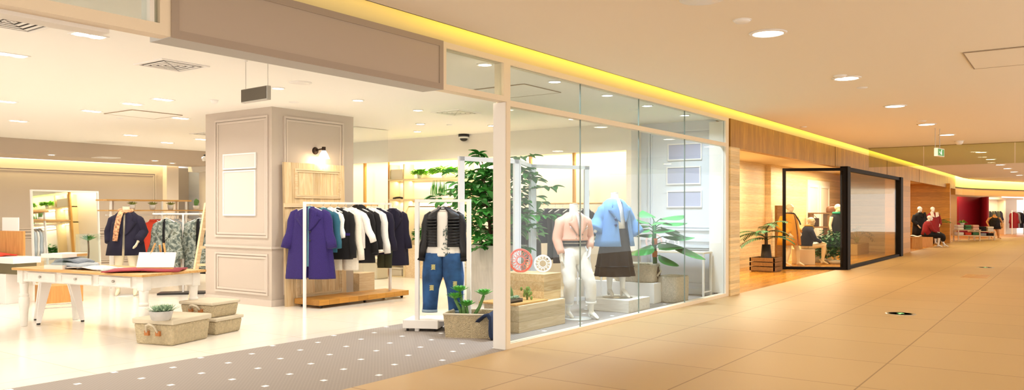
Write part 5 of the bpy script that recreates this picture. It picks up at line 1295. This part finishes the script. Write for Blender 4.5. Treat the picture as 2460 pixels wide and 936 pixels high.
# --- white bench, baskets, console, big-leaf plant
single(MB().box(11.42, 11.85, 5.40, 7.0, 0, .32), 'display_bench', 'long low white bench behind the podium', 'bench', WMETAL, bevel=.006)
single(MB().box(11.5, 11.8, 6.35, 6.75, .321, .42), 'wooden_block', 'small tan wooden block on the white bench behind skirt', 'block', PINEX, bevel=.004)
t = thing('wicker_basket', 'whitewashed wicker basket on the floor in the window corner', 'basket', (11.86, 5.25, 0), R(-6))
def wick(t, a, b, h, m):
    rg = []
    for z, f in ((0, .92), (.02, .97), (h * .5, 1.0), (h * .9, 1.01), (h, .99), (h + .01, .95), (h - .03, .9)):
        rg.append([(a * f * math.copysign(abs(math.cos(q)) ** .45, math.cos(q)), b * f * math.copysign(abs(math.sin(q)) ** .45, math.sin(q)), z) for q in [2 * PI * k / 40 for k in range(40)]])
    MB().loft(rg).build('body', m, t, True)
wick(t, .24, .20, .41, GREYW); t.location = (11.9, 5.3, 0)
t = thing('wicker_basket', 'sagging whitewashed basket on the bench holding the big plant', 'basket', (11.66, 5.82, .321), R(3))
wick(t, .2, .36, .29, GREYW)
hd = MB().tube([(-.05, -.37, .1), (-.02, -.42, .18), (.03, -.37, .25)], .016, 8).build('handle', RIMW, t, True)
t = thing('console_table', 'slim white console table with pale top along the cool wall', 'table', (12.72, 5.10, 0))
MB().box(0, .38, 0, 1.55, .735, .765).build('tabletop', mat('pale_table_top', 'e6dcc9', .4), t, bevel=.003)
for x in (.02, .36):
    for y in (.02, 1.53): MB().box(x - .015, x + .015, y - .015, y + .015, 0, .735).build('leg', WMETAL, t)
MB().box(.02, .36, .01, .03, .08, .10).box(.02, .36, 1.52, 1.54, .08, .10).build('stretcher', WMETAL, t)
wire_wheel('small white wire wheel on the console under big leaves', (12.8, 5.72, .767), R(-50), .14, WMETAL, .45, 26, tilt=-8)
wire_wheel('pale pink wire wheel on the console behind orange stem', (12.8, 6.05, .767), R(-50), .15, mat('pale_pink_wire', 'ecc9c2', .5), .2, 16, tilt=-8)
t = thing('big_leaf_plant', 'philodendron with huge horizontal leaves and an orange-banded stem', 'plant', (0, 0, 0))
bx, by, bz = GD(1573, 632, 12.75); t.location = (bx, by, .36)
st = MB(); st.tube([(0, 0, 0), (.01, 0, .3), (-.01, .01, .6), (0, 0, .93)], [.035, .036, .036, .025], 12).build('stem', LEAFD, t, True)
for z in (.36, .56): MB().cyl((0, 0), .041, z, z + .10, 16).build('stem_wrap', mat('orange_bark_band', 'c96a2c', .8), t, True)
MB().lathe([(.07, 0), (.10, .12), (.09, .2), (.05, .24)], 16).build('root_ball', mat('dark_root_fibre', '3e2f26', .95, bump=1, bs=60), t, True)
pt_ = MB(); lf = MB(); random.seed(12)
for (px, py, dd, zb, w_) in ((1502, 516, 12.6, .80, .20), (1508, 536, 12.9, .78, .2), (1502, 545, 12.5, .72, .22), (1545, 503, 13.0, .90, .2), (1528, 562, 12.6, .66, .18), (1640, 512, 13.0, .88, .22), (1600, 530, 12.3, .84, .2), (1650, 531, 12.7, .82, .2), (1622, 548, 12.2, .74, .24), (1652, 565, 12.9, .8, .2), (1668, 565, 12.6, .62, .24), (1700, 603, 12.6, .56, .34), (1640, 590, 12.3, .52, .26), (1520, 600, 12.4, .5, .24), (1632, 628, 12.4, .35, .2)):
    X, Y_, Z_ = GD(px, py, dd); tip = Vector((X - bx, Y_ - by, Z_ - .36)); b0 = Vector((0, 0, zb)); v = tip - b0; h_ = b0 + v * .22 + Vector((0, 0, .05 + .02 * abs(v.x)))
    pt_.tube([b0, b0.lerp(h_, .5) + Vector((0, 0, .015)), h_], .007, 6)
    leaf(lf, h_, (tip - h_), (tip - h_).length * 1.02, w_ * 1.75, .16 if py < 600 else .5, -.16, 8)
pt_.build('leaf_stalks', LEAFD, t, True); lf.build('leaves', mat('philodendron_green', '3f8f45', .4, noise=.4, ns=4), t, True)
# --- tall white side table with bonsai bowl, behind seam
x, y, _ = GD(1418, 578, 12.4)
t = thing('side_table', 'tall slim white side table between the two mannequins', 'table', (x, y, 0), R(-14))
MB().box(-.17, .13, -.15, .15, .975, 1.0).build('tabletop', WMETAL, t)
for a in (-.15, .11):
    for b in (-.13, .13): MB().box(a - .01, a + .01, b - .01, b + .01, 0, .975).build('leg', WMETAL, t)
t = thing('bowl_plant', 'small mossy plant in a grey bowl on the tall side table', 'plant', (x, y, 1.001))
MB().lathe([(.05, 0), (.10, .03), (.12, .06), (.1, .05)], 20).build('bowl', mat('olive_grey_bowl', '8b8a6a', .6), t, True)
mb = MB(); random.seed(4)
for i in range(30): leaf(mb, (rnd(-.08, .08), rnd(-.06, .06), .05), (rnd(-1, 1), rnd(-1, 1), rnd(.2, 1)), .06, .03)
mb.build('foliage', LEAFD, t)
# --- mannequin in the navy coat on the left, behind the table
x, y, _ = GD(303, 700, 13.7)
t = thing('mannequin', 'headless cream mannequin in a navy coat with patterned scarf, left side', 'mannequin', (x, y, 0), R(-42))
legs = [((-.09, 0, .84), (-.12, -.02, .46), (-.13, .02, .10), (-.13, -.12, .012)), ((.09, 0, .84), (.12, -.04, .46), (.15, .0, .10), (.17, -.14, .012))]
arms = [((-.19, 0, 1.34), (-.27, .02, 1.1), (-.25, -.05, .90), (0, -.1, -1), (1, 0, 0), 1), ((.19, 0, 1.34), (.27, .02, 1.1), (.22, -.14, .93), (-.3, -.5, -.8), (-1, 0, 0), -1)]
body_mb(.86, 1.38, 1.54, legs, arms, 1.1).build('body', MANC, t, remesh=.009)
MB().lathe([(.056, 0), (.05, .006)], 20, (0, 0, 1.538)).build('neck_cap', STEEL, t, True)
pr = [(1.455, .08, .07, 0), (1.445, .12, .09, 0), (1.42, .17, .105, .02), (1.39, .225, .125, .05), (1.28, .24, .15, .02), (1.1, .245, .165, 0), (.9, .28, .19, 0), (.70, .31, .21, 0)]
NVC = cloth('deep_navy_wool', '15112b')
jk = shell(MB(), pr, lambda u: FR + .06, lambda u: FR + 2 * PI - .04, 44, 1, .03, 5).build('coat', NVC, t, True, solid=.012)
for a in arms: fold_tube([Vector(a[0]) + Vector((-a[0][0] * .25, 0, .02)), Vector(a[0]) + Vector((a[0][0] * .05, 0, -.04)), a[1], Vector(a[2]) + Vector((0, 0, .02))], [.05, .088, .085, .075], 20, .03, a[0][0] * 5).build('coat_sleeve', NVC, jk, True)
for s in (-1, 1): lapel_mb(pr, s, .03, 1.44, 1.05, 1.0, .016).build('lapel', NVC, jk, True, solid=.012)
scf = mat('red_patterned_scarf', 'c9926c', .9, noise=.75, ns=28)
MB().tube([(.10 * math.cos(a), -.01 + .09 * math.sin(a), 1.47 - .02 * max(0, -math.sin(a))) for a in [2 * PI * i / 18 for i in range(18)]], .033, 10, closed=True).build('scarf', scf, t, True)
MB().tube([(-.04, -.13, 1.46), (-.07, -.19, 1.35), (-.10, -.22, 1.15), (-.12, -.24, .95)], [.04, .045, .045, .04], 12, True, .35, (0, 1, 0)).build('scarf_tail', scf, t, True)
discbase(t, .19)
# ------------------------------------------------------------------ second shop: palm, mannequins, plants, shelf
def palm(label, loc, h, n, L_, m, seed_, pot='crate', spread=1.0, trunk=True, droopy=.9):
    random.seed(seed_); t = thing('potted_palm', label, 'plant', loc); tk = MB(); fr = MB()
    for i in range(n):
        a = 2 * PI * i / n + rnd(-.2, .2); z0 = h * rnd(.5, .72); L2 = L_ * rnd(.8, 1.15)
        d = Vector((math.cos(a) * spread, math.sin(a) * spread, rnd(.3, 1.1))).normalized(); p = Vector((0, 0, z0)); P_ = [p.copy()]
        for k in range(8):
            d = (d - Vector((0, 0, droopy * .16))).normalized(); p = p + d * L2 / 8; P_.append(p.copy())
            sd = Vector((-d.y, d.x, 0)).normalized()
            for s in (-1, 1):
                for q in (0, .5): leaf(fr, P_[-2].lerp(p, q), sd * s + d * .8 + Vector((0, 0, -.15)), L2 * .32 * (1 - k * .07), .022 * L2 * 2, .4, .1, 3)
        tk.tube([(0, 0, z0 * .6)] + P_, [.012] + [.009 - k * .0008 for k in range(9)], 5)
    tk.tube([(0, 0, .1), (0, 0, h * .4), (0, 0, h * .7)], [.05, .045, .03], 8)
    tk.build('trunk', BARK, t, True); fr.build('fronds', m, t)
    return t
CRT = wood('brown_slatted_crate', '9a713f', '7d5729', .6, 0)
x, y = 19.3, 6.15
t = thing('slatted_crate', 'brown slatted wooden crate under the palm', 'crate', (x, y, 0), R(0))
for k in range(3): MB().box(-.33, .33, -.3, -.27, .03 + k * .11, .12 + k * .11).box(-.33, .33, .27, .3, .03 + k * .11, .12 + k * .11).box(-.33, -.30, -.3, .3, .03 + k * .11, .12 + k * .11).box(.3, .33, -.3, .3, .03 + k * .11, .12 + k * .11).build('slat', CRT, t)
MB().box(-.3, .3, -.27, .27, 0, .03).build('base', CRT, t)
t = palm('palm in a dark tapered pot standing in the brown crate', (x, y, .031), 1.4, 13, .75, LEAFD, 5)
MB().lathe([(.16, 0), (.13, .3), (.10, .62), (.09, .6)], 16).build('pot', mat('striped_dark_pot', '2b2522', .6, noise=.5, ns=8), t, True)
x, y = G(1896, 638)
t = thing('mannequin', 'standing white mannequin in a mustard yellow coat inside glass box', 'mannequin', (x, y, 0), R(-18))
t.scale = (1.2, 1.2, 1)
legs = [((-.09, 0, .82), (-.10, -.06, .46), (-.12, .0, .1), (-.12, -.15, .012)), ((.09, 0, .82), (.14, -.1, .46), (.17, -.12, .1), (.19, -.26, .012))]
arms = [((-.19, 0, 1.3), (-.28, .04, 1.06), (-.22, -.14, .88), (.2, -.5, -.7), (1, 0, 0), 1), ((.19, 0, 1.3), (.26, .04, 1.05), (.2, -.12, .9), (-.2, -.5, -.7), (-1, 0, 0), -1)]
body_mb(.84, 1.33, 1.47, legs, arms, 1.05, (0, -.02, 1.55), 1.0).build('body', MANC, t, remesh=.012)
pr = [(1.40, .07, .06, 0), (1.39, .12, .09, 0), (1.36, .20, .12, .06), (1.2, .235, .16, .02), (1.0, .25, .185, 0), (.8, .275, .205, 0), (.56, .30, .22, 0)]
jk = shell(MB(), pr, lambda u: FR + .08, lambda u: FR + 2 * PI - .05, 40, 1, .03, 5).build('coat', C_YEL, t, True, solid=.012)
for a in arms: fold_tube([a[0], a[1], a[2]], [.095, .085, .075], 18, .03, a[0][0] * 5).build('coat_sleeve', C_YEL, jk, True)
MB().tube([(.09 * math.cos(a), -.01 + .08 * math.sin(a), 1.405) for a in [2 * PI * i / 14 for i in range(14)]], .022, 8, closed=True).tube([(.03, -.11, 1.4), (.08, -.2, 1.2), (.10, -.22, 1.1)], .016, 6).build('scarf', mat('dark_scarf', '2c2316', .9), t, True)
def sitting(label, px, py, z_, rz, coatm, seat, sc=1.15, skirt=None, scarf=None, bm=MANC, legm=None, cat='mannequin', seath=.42):
    x, y = G(px, py)
    t = thing('mannequin', label, cat, (x, y, 0), rz); t.scale = (sc, sc, 1)
    h = seath + .09
    legs = [((-.09, 0, h), (-.11, -.40, h + .02), (-.11, -.36, .09), (-.11, -.50, .012)), ((.09, 0, h), (.12, -.42, h + .04), (.13, -.66, .10), (.14, -.80, .015))]
    arms = [((-.18, -.04, h + .44), (-.25, -.12, h + .20), (-.13, -.32, h + .10), (.2, -1, -.2), (0, 0, -1), 1), ((.18, -.04, h + .44), (.25, -.12, h + .20), (.12, -.34, h + .12), (-.2, -1, -.2), (0, 0, -1), -1)]
    body_mb(h, h + .48, h + .60, legs, arms, 1.0, (0, -.13, h + .68), 1.0, lean=.12).build('body', bm, t, remesh=.012)
    tp = shell(MB(), [(h + .55, .07, .06, 0, 0, -.06), (h + .51, .17, .10, .03, 0, -.055), (h + .40, .195, .13, .01, 0, -.04), (h + .2, .18, .14, 0, 0, -.02), (h, .21, .16, 0, 0, 0)], n=30, amp=.02).build('jumper', coatm, t, True, solid=.008)
    for a in arms: fold_tube([a[0], a[1], Vector(a[2]).lerp(Vector(a[1]), .15)], [.07, .058, .045], 16, .03, a[0][0]).build('jumper_sleeve', coatm, tp, True)
    if skirt:
        MB().loft([[(rx * math.cos(2 * PI * j / 24), yy + .0 * j, zz + rz_ * math.sin(2 * PI * j / 24)) for j in range(24)] for yy, rx, rz_, zz in ((.12, .19, .12, h), (-.15, .23, .13, h), (-.45, .25, .15, h - .03), (-.56, .25, .17, h - .12))]).build('skirt', skirt, t, True)
    if scarf: MB().tube([(-.05, -.13, h + .53), (.0, -.19, h + .50), (.05, -.17, h + .4), (.06, -.2, h + .2)], .022, 8).tube([(.085 * math.cos(a), -.07 + .075 * math.sin(a), h + .55) for a in [2 * PI * i / 12 for i in range(12)]], .024, 8, closed=True).build('scarf', scarf, t, True)
    return t
t = sitting('seated white mannequin in a navy jumper and yellow scarf inside glass box', 1936, 634, 0, R(35), mat('navy_knit', '1c2238', .9), None, scarf=mat('gold_scarf', 'b89430', .9))
q = Matrix.Translation(t.location) @ Matrix.Rotation(R(35), 4, 'Z')
p = q @ Vector((0, .06, 0))
single(MB().box(-.26, .26, -.22, .24, 0, .42), 'seat_cube', 'cream cube seat under the mannequin in navy jumper', 'seat', CREAMW, (p.x, p.y, 0), R(35), bevel=.01)
p = q @ Vector((.2, -.95, 0))
single(MB().box(-.2, .2, -.2, .2, 0, .46), 'seat_cube', 'small white cube beyond the seated mannequin knees', 'seat', WMETAL, (p.x + .5, p.y + .7, 0), R(35), bevel=.01)
for k, (px, d, lb) in enumerate(((1985, 22.4, 'bushy green plant behind the seated mannequin, nearer dark frame'), (2006, 22.0, 'bushy green plant right beside the dark corner frame'), (1968, 22.9, 'low green plant below the shelf behind seated mannequin'))):
    x, y, _ = GD(px, 600, d); bushy(lb, (x, y, 0), .4 if k < 2 else .25, (1.25, 1.3, .5)[k], LEAFD, 20 + k, 260, .13)
x, y, _ = GD(1985, 600, 24.6)
t = thing('display_shelf', 'dark wooden open display shelf at the back of second shop', 'shelf', (x, y, 0), R(-50))
DW = mat('dark_shelf_wood', '7a5a34', .5)
for a in (-.5, 0, .55): MB().box(a - .03, a + .03, -.15, .15, 0, 1.38).build('upright', DW, t)
for z in (.5, .95, 1.38): MB().box(-.55, .62, -.18, .18, z, z + .04).build('board', DW, t)
mm = Matrix.Translation((x, y, 0)) @ Matrix.Rotation(R(-50), 4, 'Z')
t = thing('handbag', 'brown rounded leather bag on top of dark display shelf', 'bag', mm @ Vector((.22, 0, 1.421)), R(-50))
MB().loft([[(.22 * f * math.copysign(abs(math.cos(q_)) ** .6, math.cos(q_)), .09 * f * math.sin(q_), z) for q_ in [2 * PI * k / 24 for k in range(24)]] for z, f in ((0, .95), (.02, 1), (.12, 1), (.17, .9), (.195, .7))]).build('body', mat('brown_bag_leather', '6d4424', .5), t, True)
MB().tube([(-.1, 0, .17), (-.06, 0, .25), (.06, 0, .25), (.1, 0, .17)], .01, 6).build('handle', mat('brown_bag_leather', '6d4424'), t, True)
t = thing('handbag', 'small dark boxy bag behind the seated mannequin head', 'bag', mm @ Vector((-.38, 0, .991)), R(-50))
MB().box(-.13, .13, -.06, .06, 0, .26).build('body', mat('dark_bag_leather', '3a2416', .5), t, bevel=.02); MB().tube([(-.07, 0, .26), (0, 0, .34), (.07, 0, .26)], .008, 6).build('handle', MATS['dark_bag_leather'], t, True)
x, y, _ = GD(2012, 640, 22.6)
t = thing('mannequin', 'white mannequin with a green scarf mostly hidden by dark frame', 'mannequin', (x, y, 0), R(-30)); t.scale = (1.15, 1.15, 1)
body_mb(.84, 1.33, 1.47, [((-.09, 0, .82), (-.09, -.02, .46), (-.09, .0, .1), (-.09, -.15, .012)), ((.09, 0, .82), (.1, -.02, .46), (.1, 0, .1), (.1, -.16, .012))], [((-.19, 0, 1.3), (-.25, 0, 1.06), (-.25, -.05, .84), (0, 0, -1), (1, 0, 0), 1), ((.19, 0, 1.3), (.25, 0, 1.06), (.25, -.05, .84), (0, 0, -1), (-1, 0, 0), -1)], 1.0, (0, -.02, 1.56)).build('body', MANC, t, remesh=.014)
shell(MB(), [(1.38, .12, .09, 0), (1.34, .2, .12, .05), (1.1, .22, .16, 0), (.7, .24, .17, 0), (.45, .25, .19, 0)], n=30).build('coat', C_BLACK, t, True, solid=.01)
MB().tube([(.11 * math.cos(a), -.01 + .1 * math.sin(a), 1.41) for a in [2 * PI * i / 14 for i in range(14)]], .035, 8, closed=True).build('scarf', mat('green_scarf', '1c8a6a', .9), t, True)
x, y, _ = GD(1871, 640, 21.8)
single(MB().box(-.1, .1, -.05, .05, 0, 1.62), 'wooden_upright', 'slim brown board standing behind the yellow coat mannequin', 'board', CRT, (x, y, 0), R(-30))
# planter behind the front glass
x, y = G(2078, 610)
t = thing('long_leaf_plant', 'arching brown-tipped leaves in a tan trough behind front glass', 'plant', (x, y + .25, 0), R(0))
MB().box(-.9, .9, -.2, .2, 0, .36).build('trough', mat('tan_trough', 'c9a768', .6), t, bevel=.01)
mb = MB(); fr = MB(); random.seed(31)
for i in range(11):
    a = rnd(-.5, .5) + (0 if i % 2 else PI); d = Vector((math.cos(a), math.sin(a) * .8, rnd(1.0, 2.4))).normalized(); p = Vector((rnd(-.06, .06), 0, .36)); L2 = rnd(.9, 1.35)
    P_ = [p.copy()]
    for k in range(10):
        d = (d - Vector((0, 0, .17))).normalized(); p = p + d * L2 / 10; P_.append(p.copy())
        if k > 3:
            for s in (-1, 1): leaf(fr, P_[-2], Vector((-d.y, d.x, 0)) * s * .5 + d, .16, .03, .5, .1, 3)
    mb.tube(P_, [.018 - .0015 * k for k in range(11)], 5)
mb.build('stems', mat('tan_stalk', 'b39a52', .7), t, True); fr.build('leaves', mat('olive_leaf', '5f6f2e', .6), t)
# ------------------------------------------------------------------ third shop: three mannequins
def stand(label, px, py, rz, cm, sc=1.15, hem=.3, collar=None):
    x, y = G(px, py); t = thing('mannequin', label, 'mannequin', (x, y, 0), rz); t.scale = (sc, sc, 1)
    body_mb(.84, 1.33, 1.47, [((-.09, 0, .82), (-.09, -.02, .46), (-.09, .0, .1), (-.09, -.15, .012)), ((.09, 0, .82), (.1, -.02, .46), (.12, 0, .1), (.14, -.16, .012))], [((-.19, 0, 1.3), (-.27, 0, 1.06), (-.2, -.14, .86), (.3, -.4, -.8), (1, 0, 0), 1), ((.19, 0, 1.3), (.27, 0, 1.06), (.2, -.14, .88), (-.3, -.4, -.8), (-1, 0, 0), -1)], 1.0, (0, -.02, 1.56)).build('body', MANW, t, remesh=.014)
    jk = shell(MB(), [(1.41, .08, .07, 0), (1.38, .14, .10, .02), (1.33, .215, .13, .05), (1.1, .23, .17, 0), (.7, .26, .2, 0), (hem, .28, .21, 0)], n=36).build('coat', cm, t, True, solid=.01)
    for s in (-1, 1): fold_tube([(s * .2, 0, 1.3), (s * .28, 0, 1.06), (s * .22, -.12, .9)], [.085, .08, .07], 16, .03, s).build('coat_sleeve', cm, jk, True)
    if collar:
        for s in (-1, 1): MB().add([(s * .02, -.17, 1.2), (s * .05, -.12, 1.42), (s * .16, -.1, 1.43), (s * .15, -.16, 1.25), (s * .02, -.19, 1.2), (s * .05, -.14, 1.42), (s * .16, -.12, 1.43), (s * .15, -.18, 1.25)], [(0, 1, 2, 3), (7, 6, 5, 4), (0, 4, 5, 1), (1, 5, 6, 2), (2, 6, 7, 3), (3, 7, 4, 0)]).build('collar', collar, jk)
    return t
stand('standing mannequin in a long black coat in the third shop', 2209, 591, R(-35), C_BLACK, collar=C_BLACK)
stand('standing mannequin in a deep red coat in the third shop', 2240, 587, R(-50), C_RED, collar=C_CREAM)
t = sitting('seated mannequin in red top and black skirt in the third shop', 2225, 593, 0, R(28), C_RED, None, skirt=C_BLACK, bm=MANW)
q = Matrix.Translation(t.location) @ Matrix.Rotation(R(28), 4, 'Z'); p = q @ Vector((0, .03, 0))
single(MB().box(-.26, .26, -.2, .26, 0, .42), 'seat_cube', 'low seat under the mannequin in black skirt', 'seat', MATS['orange_board'], (p.x, p.y, 0), R(28), bevel=.01)
x, y = G(2197, 597)
t = thing('wooden_bench', 'wooden bench end with white cloth at the third shop pier', 'bench', (x + .2, y, 0), R(20))
MB().box(-.35, .35, -.2, .2, .42, .47).build('seat', POSTW, t)
for s in (-1, 1): MB().box(s * .3 - .03, s * .3 + .03, -.18, .18, 0, .42).build('leg', POSTW, t)
single(sheet([(-.2, 0, .01), (0, 0, .03), (.25, 0, .0), (.42, 0, -.15), (.55, 0, -.35)], .015, .38, 10, .02), 'draped_cloth', 'white cloth draped over the bench in the third shop', 'cloth', C_WHITE, (x + .2, y, .485), R(20), smooth=True)
x, y, _ = GD(2250, 588, 36.0)
t = palm('tall green plant behind the red coat mannequin', (x, y, 0), 1.75, 14, .62, LEAF, 9, droopy=.7)
MB().lathe([(.16, 0), (.2, .3), (.18, .3)], 16).build('pot', BRZ, t, True)
# ------------------------------------------------------------------ far shop
p0 = GD(2303, 580, 47); p1 = GD(2357, 580, 48.5); p2 = GD(2371, 580, 47)
BUR = mat('burgundy_wall_panel', '8a1027', .5)
zt = GD(2330, 472, 47)[2]
struct('wall_burgundy', strip(MB(), [(p0[0], p0[1], 0), (p1[0], p1[1], 0), (p2[0], p2[1], 0)], 0, zt, .1), BUR)
o0 = GD(2372, 560, 49); ang_f = math.atan2(-.33, .944)
t = thing('wall_shelf', 'tall backlit cream wall unit in the far shop', 'shelving', (o0[0], o0[1], 0), ang_f)
MB().box(0, .22, 0, .4, 0, 2.3).build('upright', CREAMW, t); MB().box(2.25, 2.5, 0, .4, 0, 2.3).build('upright', CREAMW, t)
MB().box(0, 5, .38, .42, 0, 2.3).build('back_panel', CREAMW, t); MB().box(0, 5, -.02, .42, 2.22, 2.34).build('top_board', CREAMW, t)
MB().box(.3, 2.25, 0, .38, .0, .72).build('cabinet', mat('amber_cabinet', 'd8a258', .5), t)
area('far_unit_strip', (o0[0] + 1.2, o0[1] - .8, 2.18), (0, 0, ang_f), 2.0, .1, 25, (1, .85, .5))
mf = Matrix.Translation((o0[0], o0[1], 0)) @ Matrix.Rotation(ang_f, 4, 'Z')
for k, (a, lb) in enumerate(((.55, 'black top on the far wall unit, leftmost of its hanging clothes'), (.95, 'dark olive top on the far wall unit'), (1.25, 'black dress on the far wall unit'), (1.6, 'dark green top on the far wall unit'), (1.95, 'dark plum top on the far wall unit, rightmost'))):
    v = mf @ Vector((a, .1, 1.46)); coat('garment', lb, 'garment', v, ang_f + R(-8), (C_BLACK, C_OLIVE, C_BLACK, C_OLIVE, C_NAVY)[k], .2, .68, .22, .06, .45, 6, .06, lapel=False, group='clothes on the far wall unit', n=18)
t = thing('clothes_rail', 'rail of dark red and grey clothes at the right picture edge', 'clothes rail', mf @ Vector((2.75, -.3, 0)), ang_f)
MB().box(-.1, 1.6, -.02, .02, 1.5, 1.53).build('hanging_rail', WMETAL, t)
for a in (-.08, 1.58): MB().box(a - .02, a + .02, -.02, .02, 0, 1.5).build('post', WMETAL, t)
for k in range(4):
    v = mf @ Vector((2.9 + k * .28, -.3, 1.4)); coat('garment', ('dark red', 'dark grey', 'black', 'navy')[k] + ' garment on the rail at the right picture edge', 'garment', v, ang_f + R(-50), (C_RED, C_GREY, C_BLACK, C_NAVY)[k], .2, 1.0, .24, .06, .6, 6, .06, lapel=False, group='clothes on the right edge rail', n=18)
# tank dress mannequin
x, y = G(2389, 573)
t = thing('mannequin', 'headless tan mannequin in black patterned sleeveless dress, far shop', 'mannequin', (x, y, 0), R(-58)); t.scale = (1.3, 1.3, 1)
ARM = [((-.19, 0, 1.12), (-.3, .02, .9), (-.26, -.08, .68), (0, -.1, -1), (1, 0, 0), 1), ((.19, 0, 1.12), (.3, .02, .9), (.26, -.08, .68), (0, -.1, -1), (-1, 0, 0), -1)]
body_mb(.64, 1.16, 1.30, [((-.09, 0, .62), (-.1, -.02, .36), (-.12, .0, .08), (-.13, -.14, .012)), ((.09, 0, .62), (.12, -.04, .36), (.16, 0, .08), (.2, -.14, .012))], ARM, 1.0).build('body', mat('tan_mannequin', 'd99a5c', .5), t, remesh=.014)
shell(MB(), [(1.12, .15, .11, 0), (1.0, .19, .14, 0), (.8, .21, .16, 0), (.52, .25, .19, 0)], n=30).build('dress', mat('black_patterned_cloth', '1d1714', .9, noise=.9, ns=9), t, True, solid=.01)
for s in (-1, 1): MB().tube([(s * .09, -.1, 1.1), (s * .12, -.03, 1.2), (s * .1, .08, 1.1)], .014, 6).build('strap', C_BLACK, t, True)
# display tables with piled clothes
for k, (px, py, lb) in enumerate(((2322, 578, 'pale wooden two-tier table of folded clothes left of burgundy wall'), (2358, 576, 'pale wooden step table of folded clothes before burgundy wall'))):
    x, y = G(px, py); t = thing('tiered_table', lb, 'table', (x, y, 0), R(-60), 'display tables in the far shop')
    for z in ((.25, .52), (.18, .42))[k]: MB().box(-.55, .55, -.3, .3, z, z + .04).build('shelf', PINEX, t)
    for a in (-.5, .5):
        for b in (-.26, .26): MB().box(a - .025, a + .025, b - .025, b + .025, 0, (.52, .42)[k]).build('leg', PINEX, t)
    mk = Matrix.Translation((x, y, 0)) @ Matrix.Rotation(R(-60), 4, 'Z')
    pal = ((C_CREAM, LEAFD, C_PINKJ, C_CREAM, C_ORANGE, LEAFD), (C_SKIRT, C_BLACK, C_CREAM, C_BLACK, C_GREY, C_SKIRT))[k]
    pn = (('cream', 'green', 'peach', 'pale cream', 'orange', 'dark green'), ('brown', 'black', 'cream', 'jet black', 'grey', 'dark brown'))[k]
    for i in range(6):
        zb = ((.561, .291), (.461, .221))[k][i // 3] if True else 0
        if i < 3:
            for s in range(2):
                v = mk @ Vector((-.36 + i * .36, .0, zb + s * .12)); single(MB().box(-.15, .15, -.2, .2, 0, .11), 'folded_sweater', pn[i] + ' folded sweater on the %s far table, %s layer' % (('left', 'right')[k], ('lower', 'upper')[s]), 'sweater', pal[i], v, R(-60), group='folded clothes on the far tables', bevel=.03)
        else:
            v = mk @ Vector((-.36 + (i - 3) * .36, .0, zb)); single(MB().box(-.15, .15, -.2, .2, 0, .14), 'folded_sweater', pn[i] + ' folded sweater on the lower shelf of the %s far table' % ('left', 'right')[k], 'sweater', pal[i], v, R(-60), group='folded clothes on the far tables', bevel=.03)
    if k == 0:
        v = mk @ Vector((-.2, 0, .80)); bushy('bright green potted plant on the left far table', (v.x, v.y, v.z), .22, .2, LEAFB, 40, 60, .1)
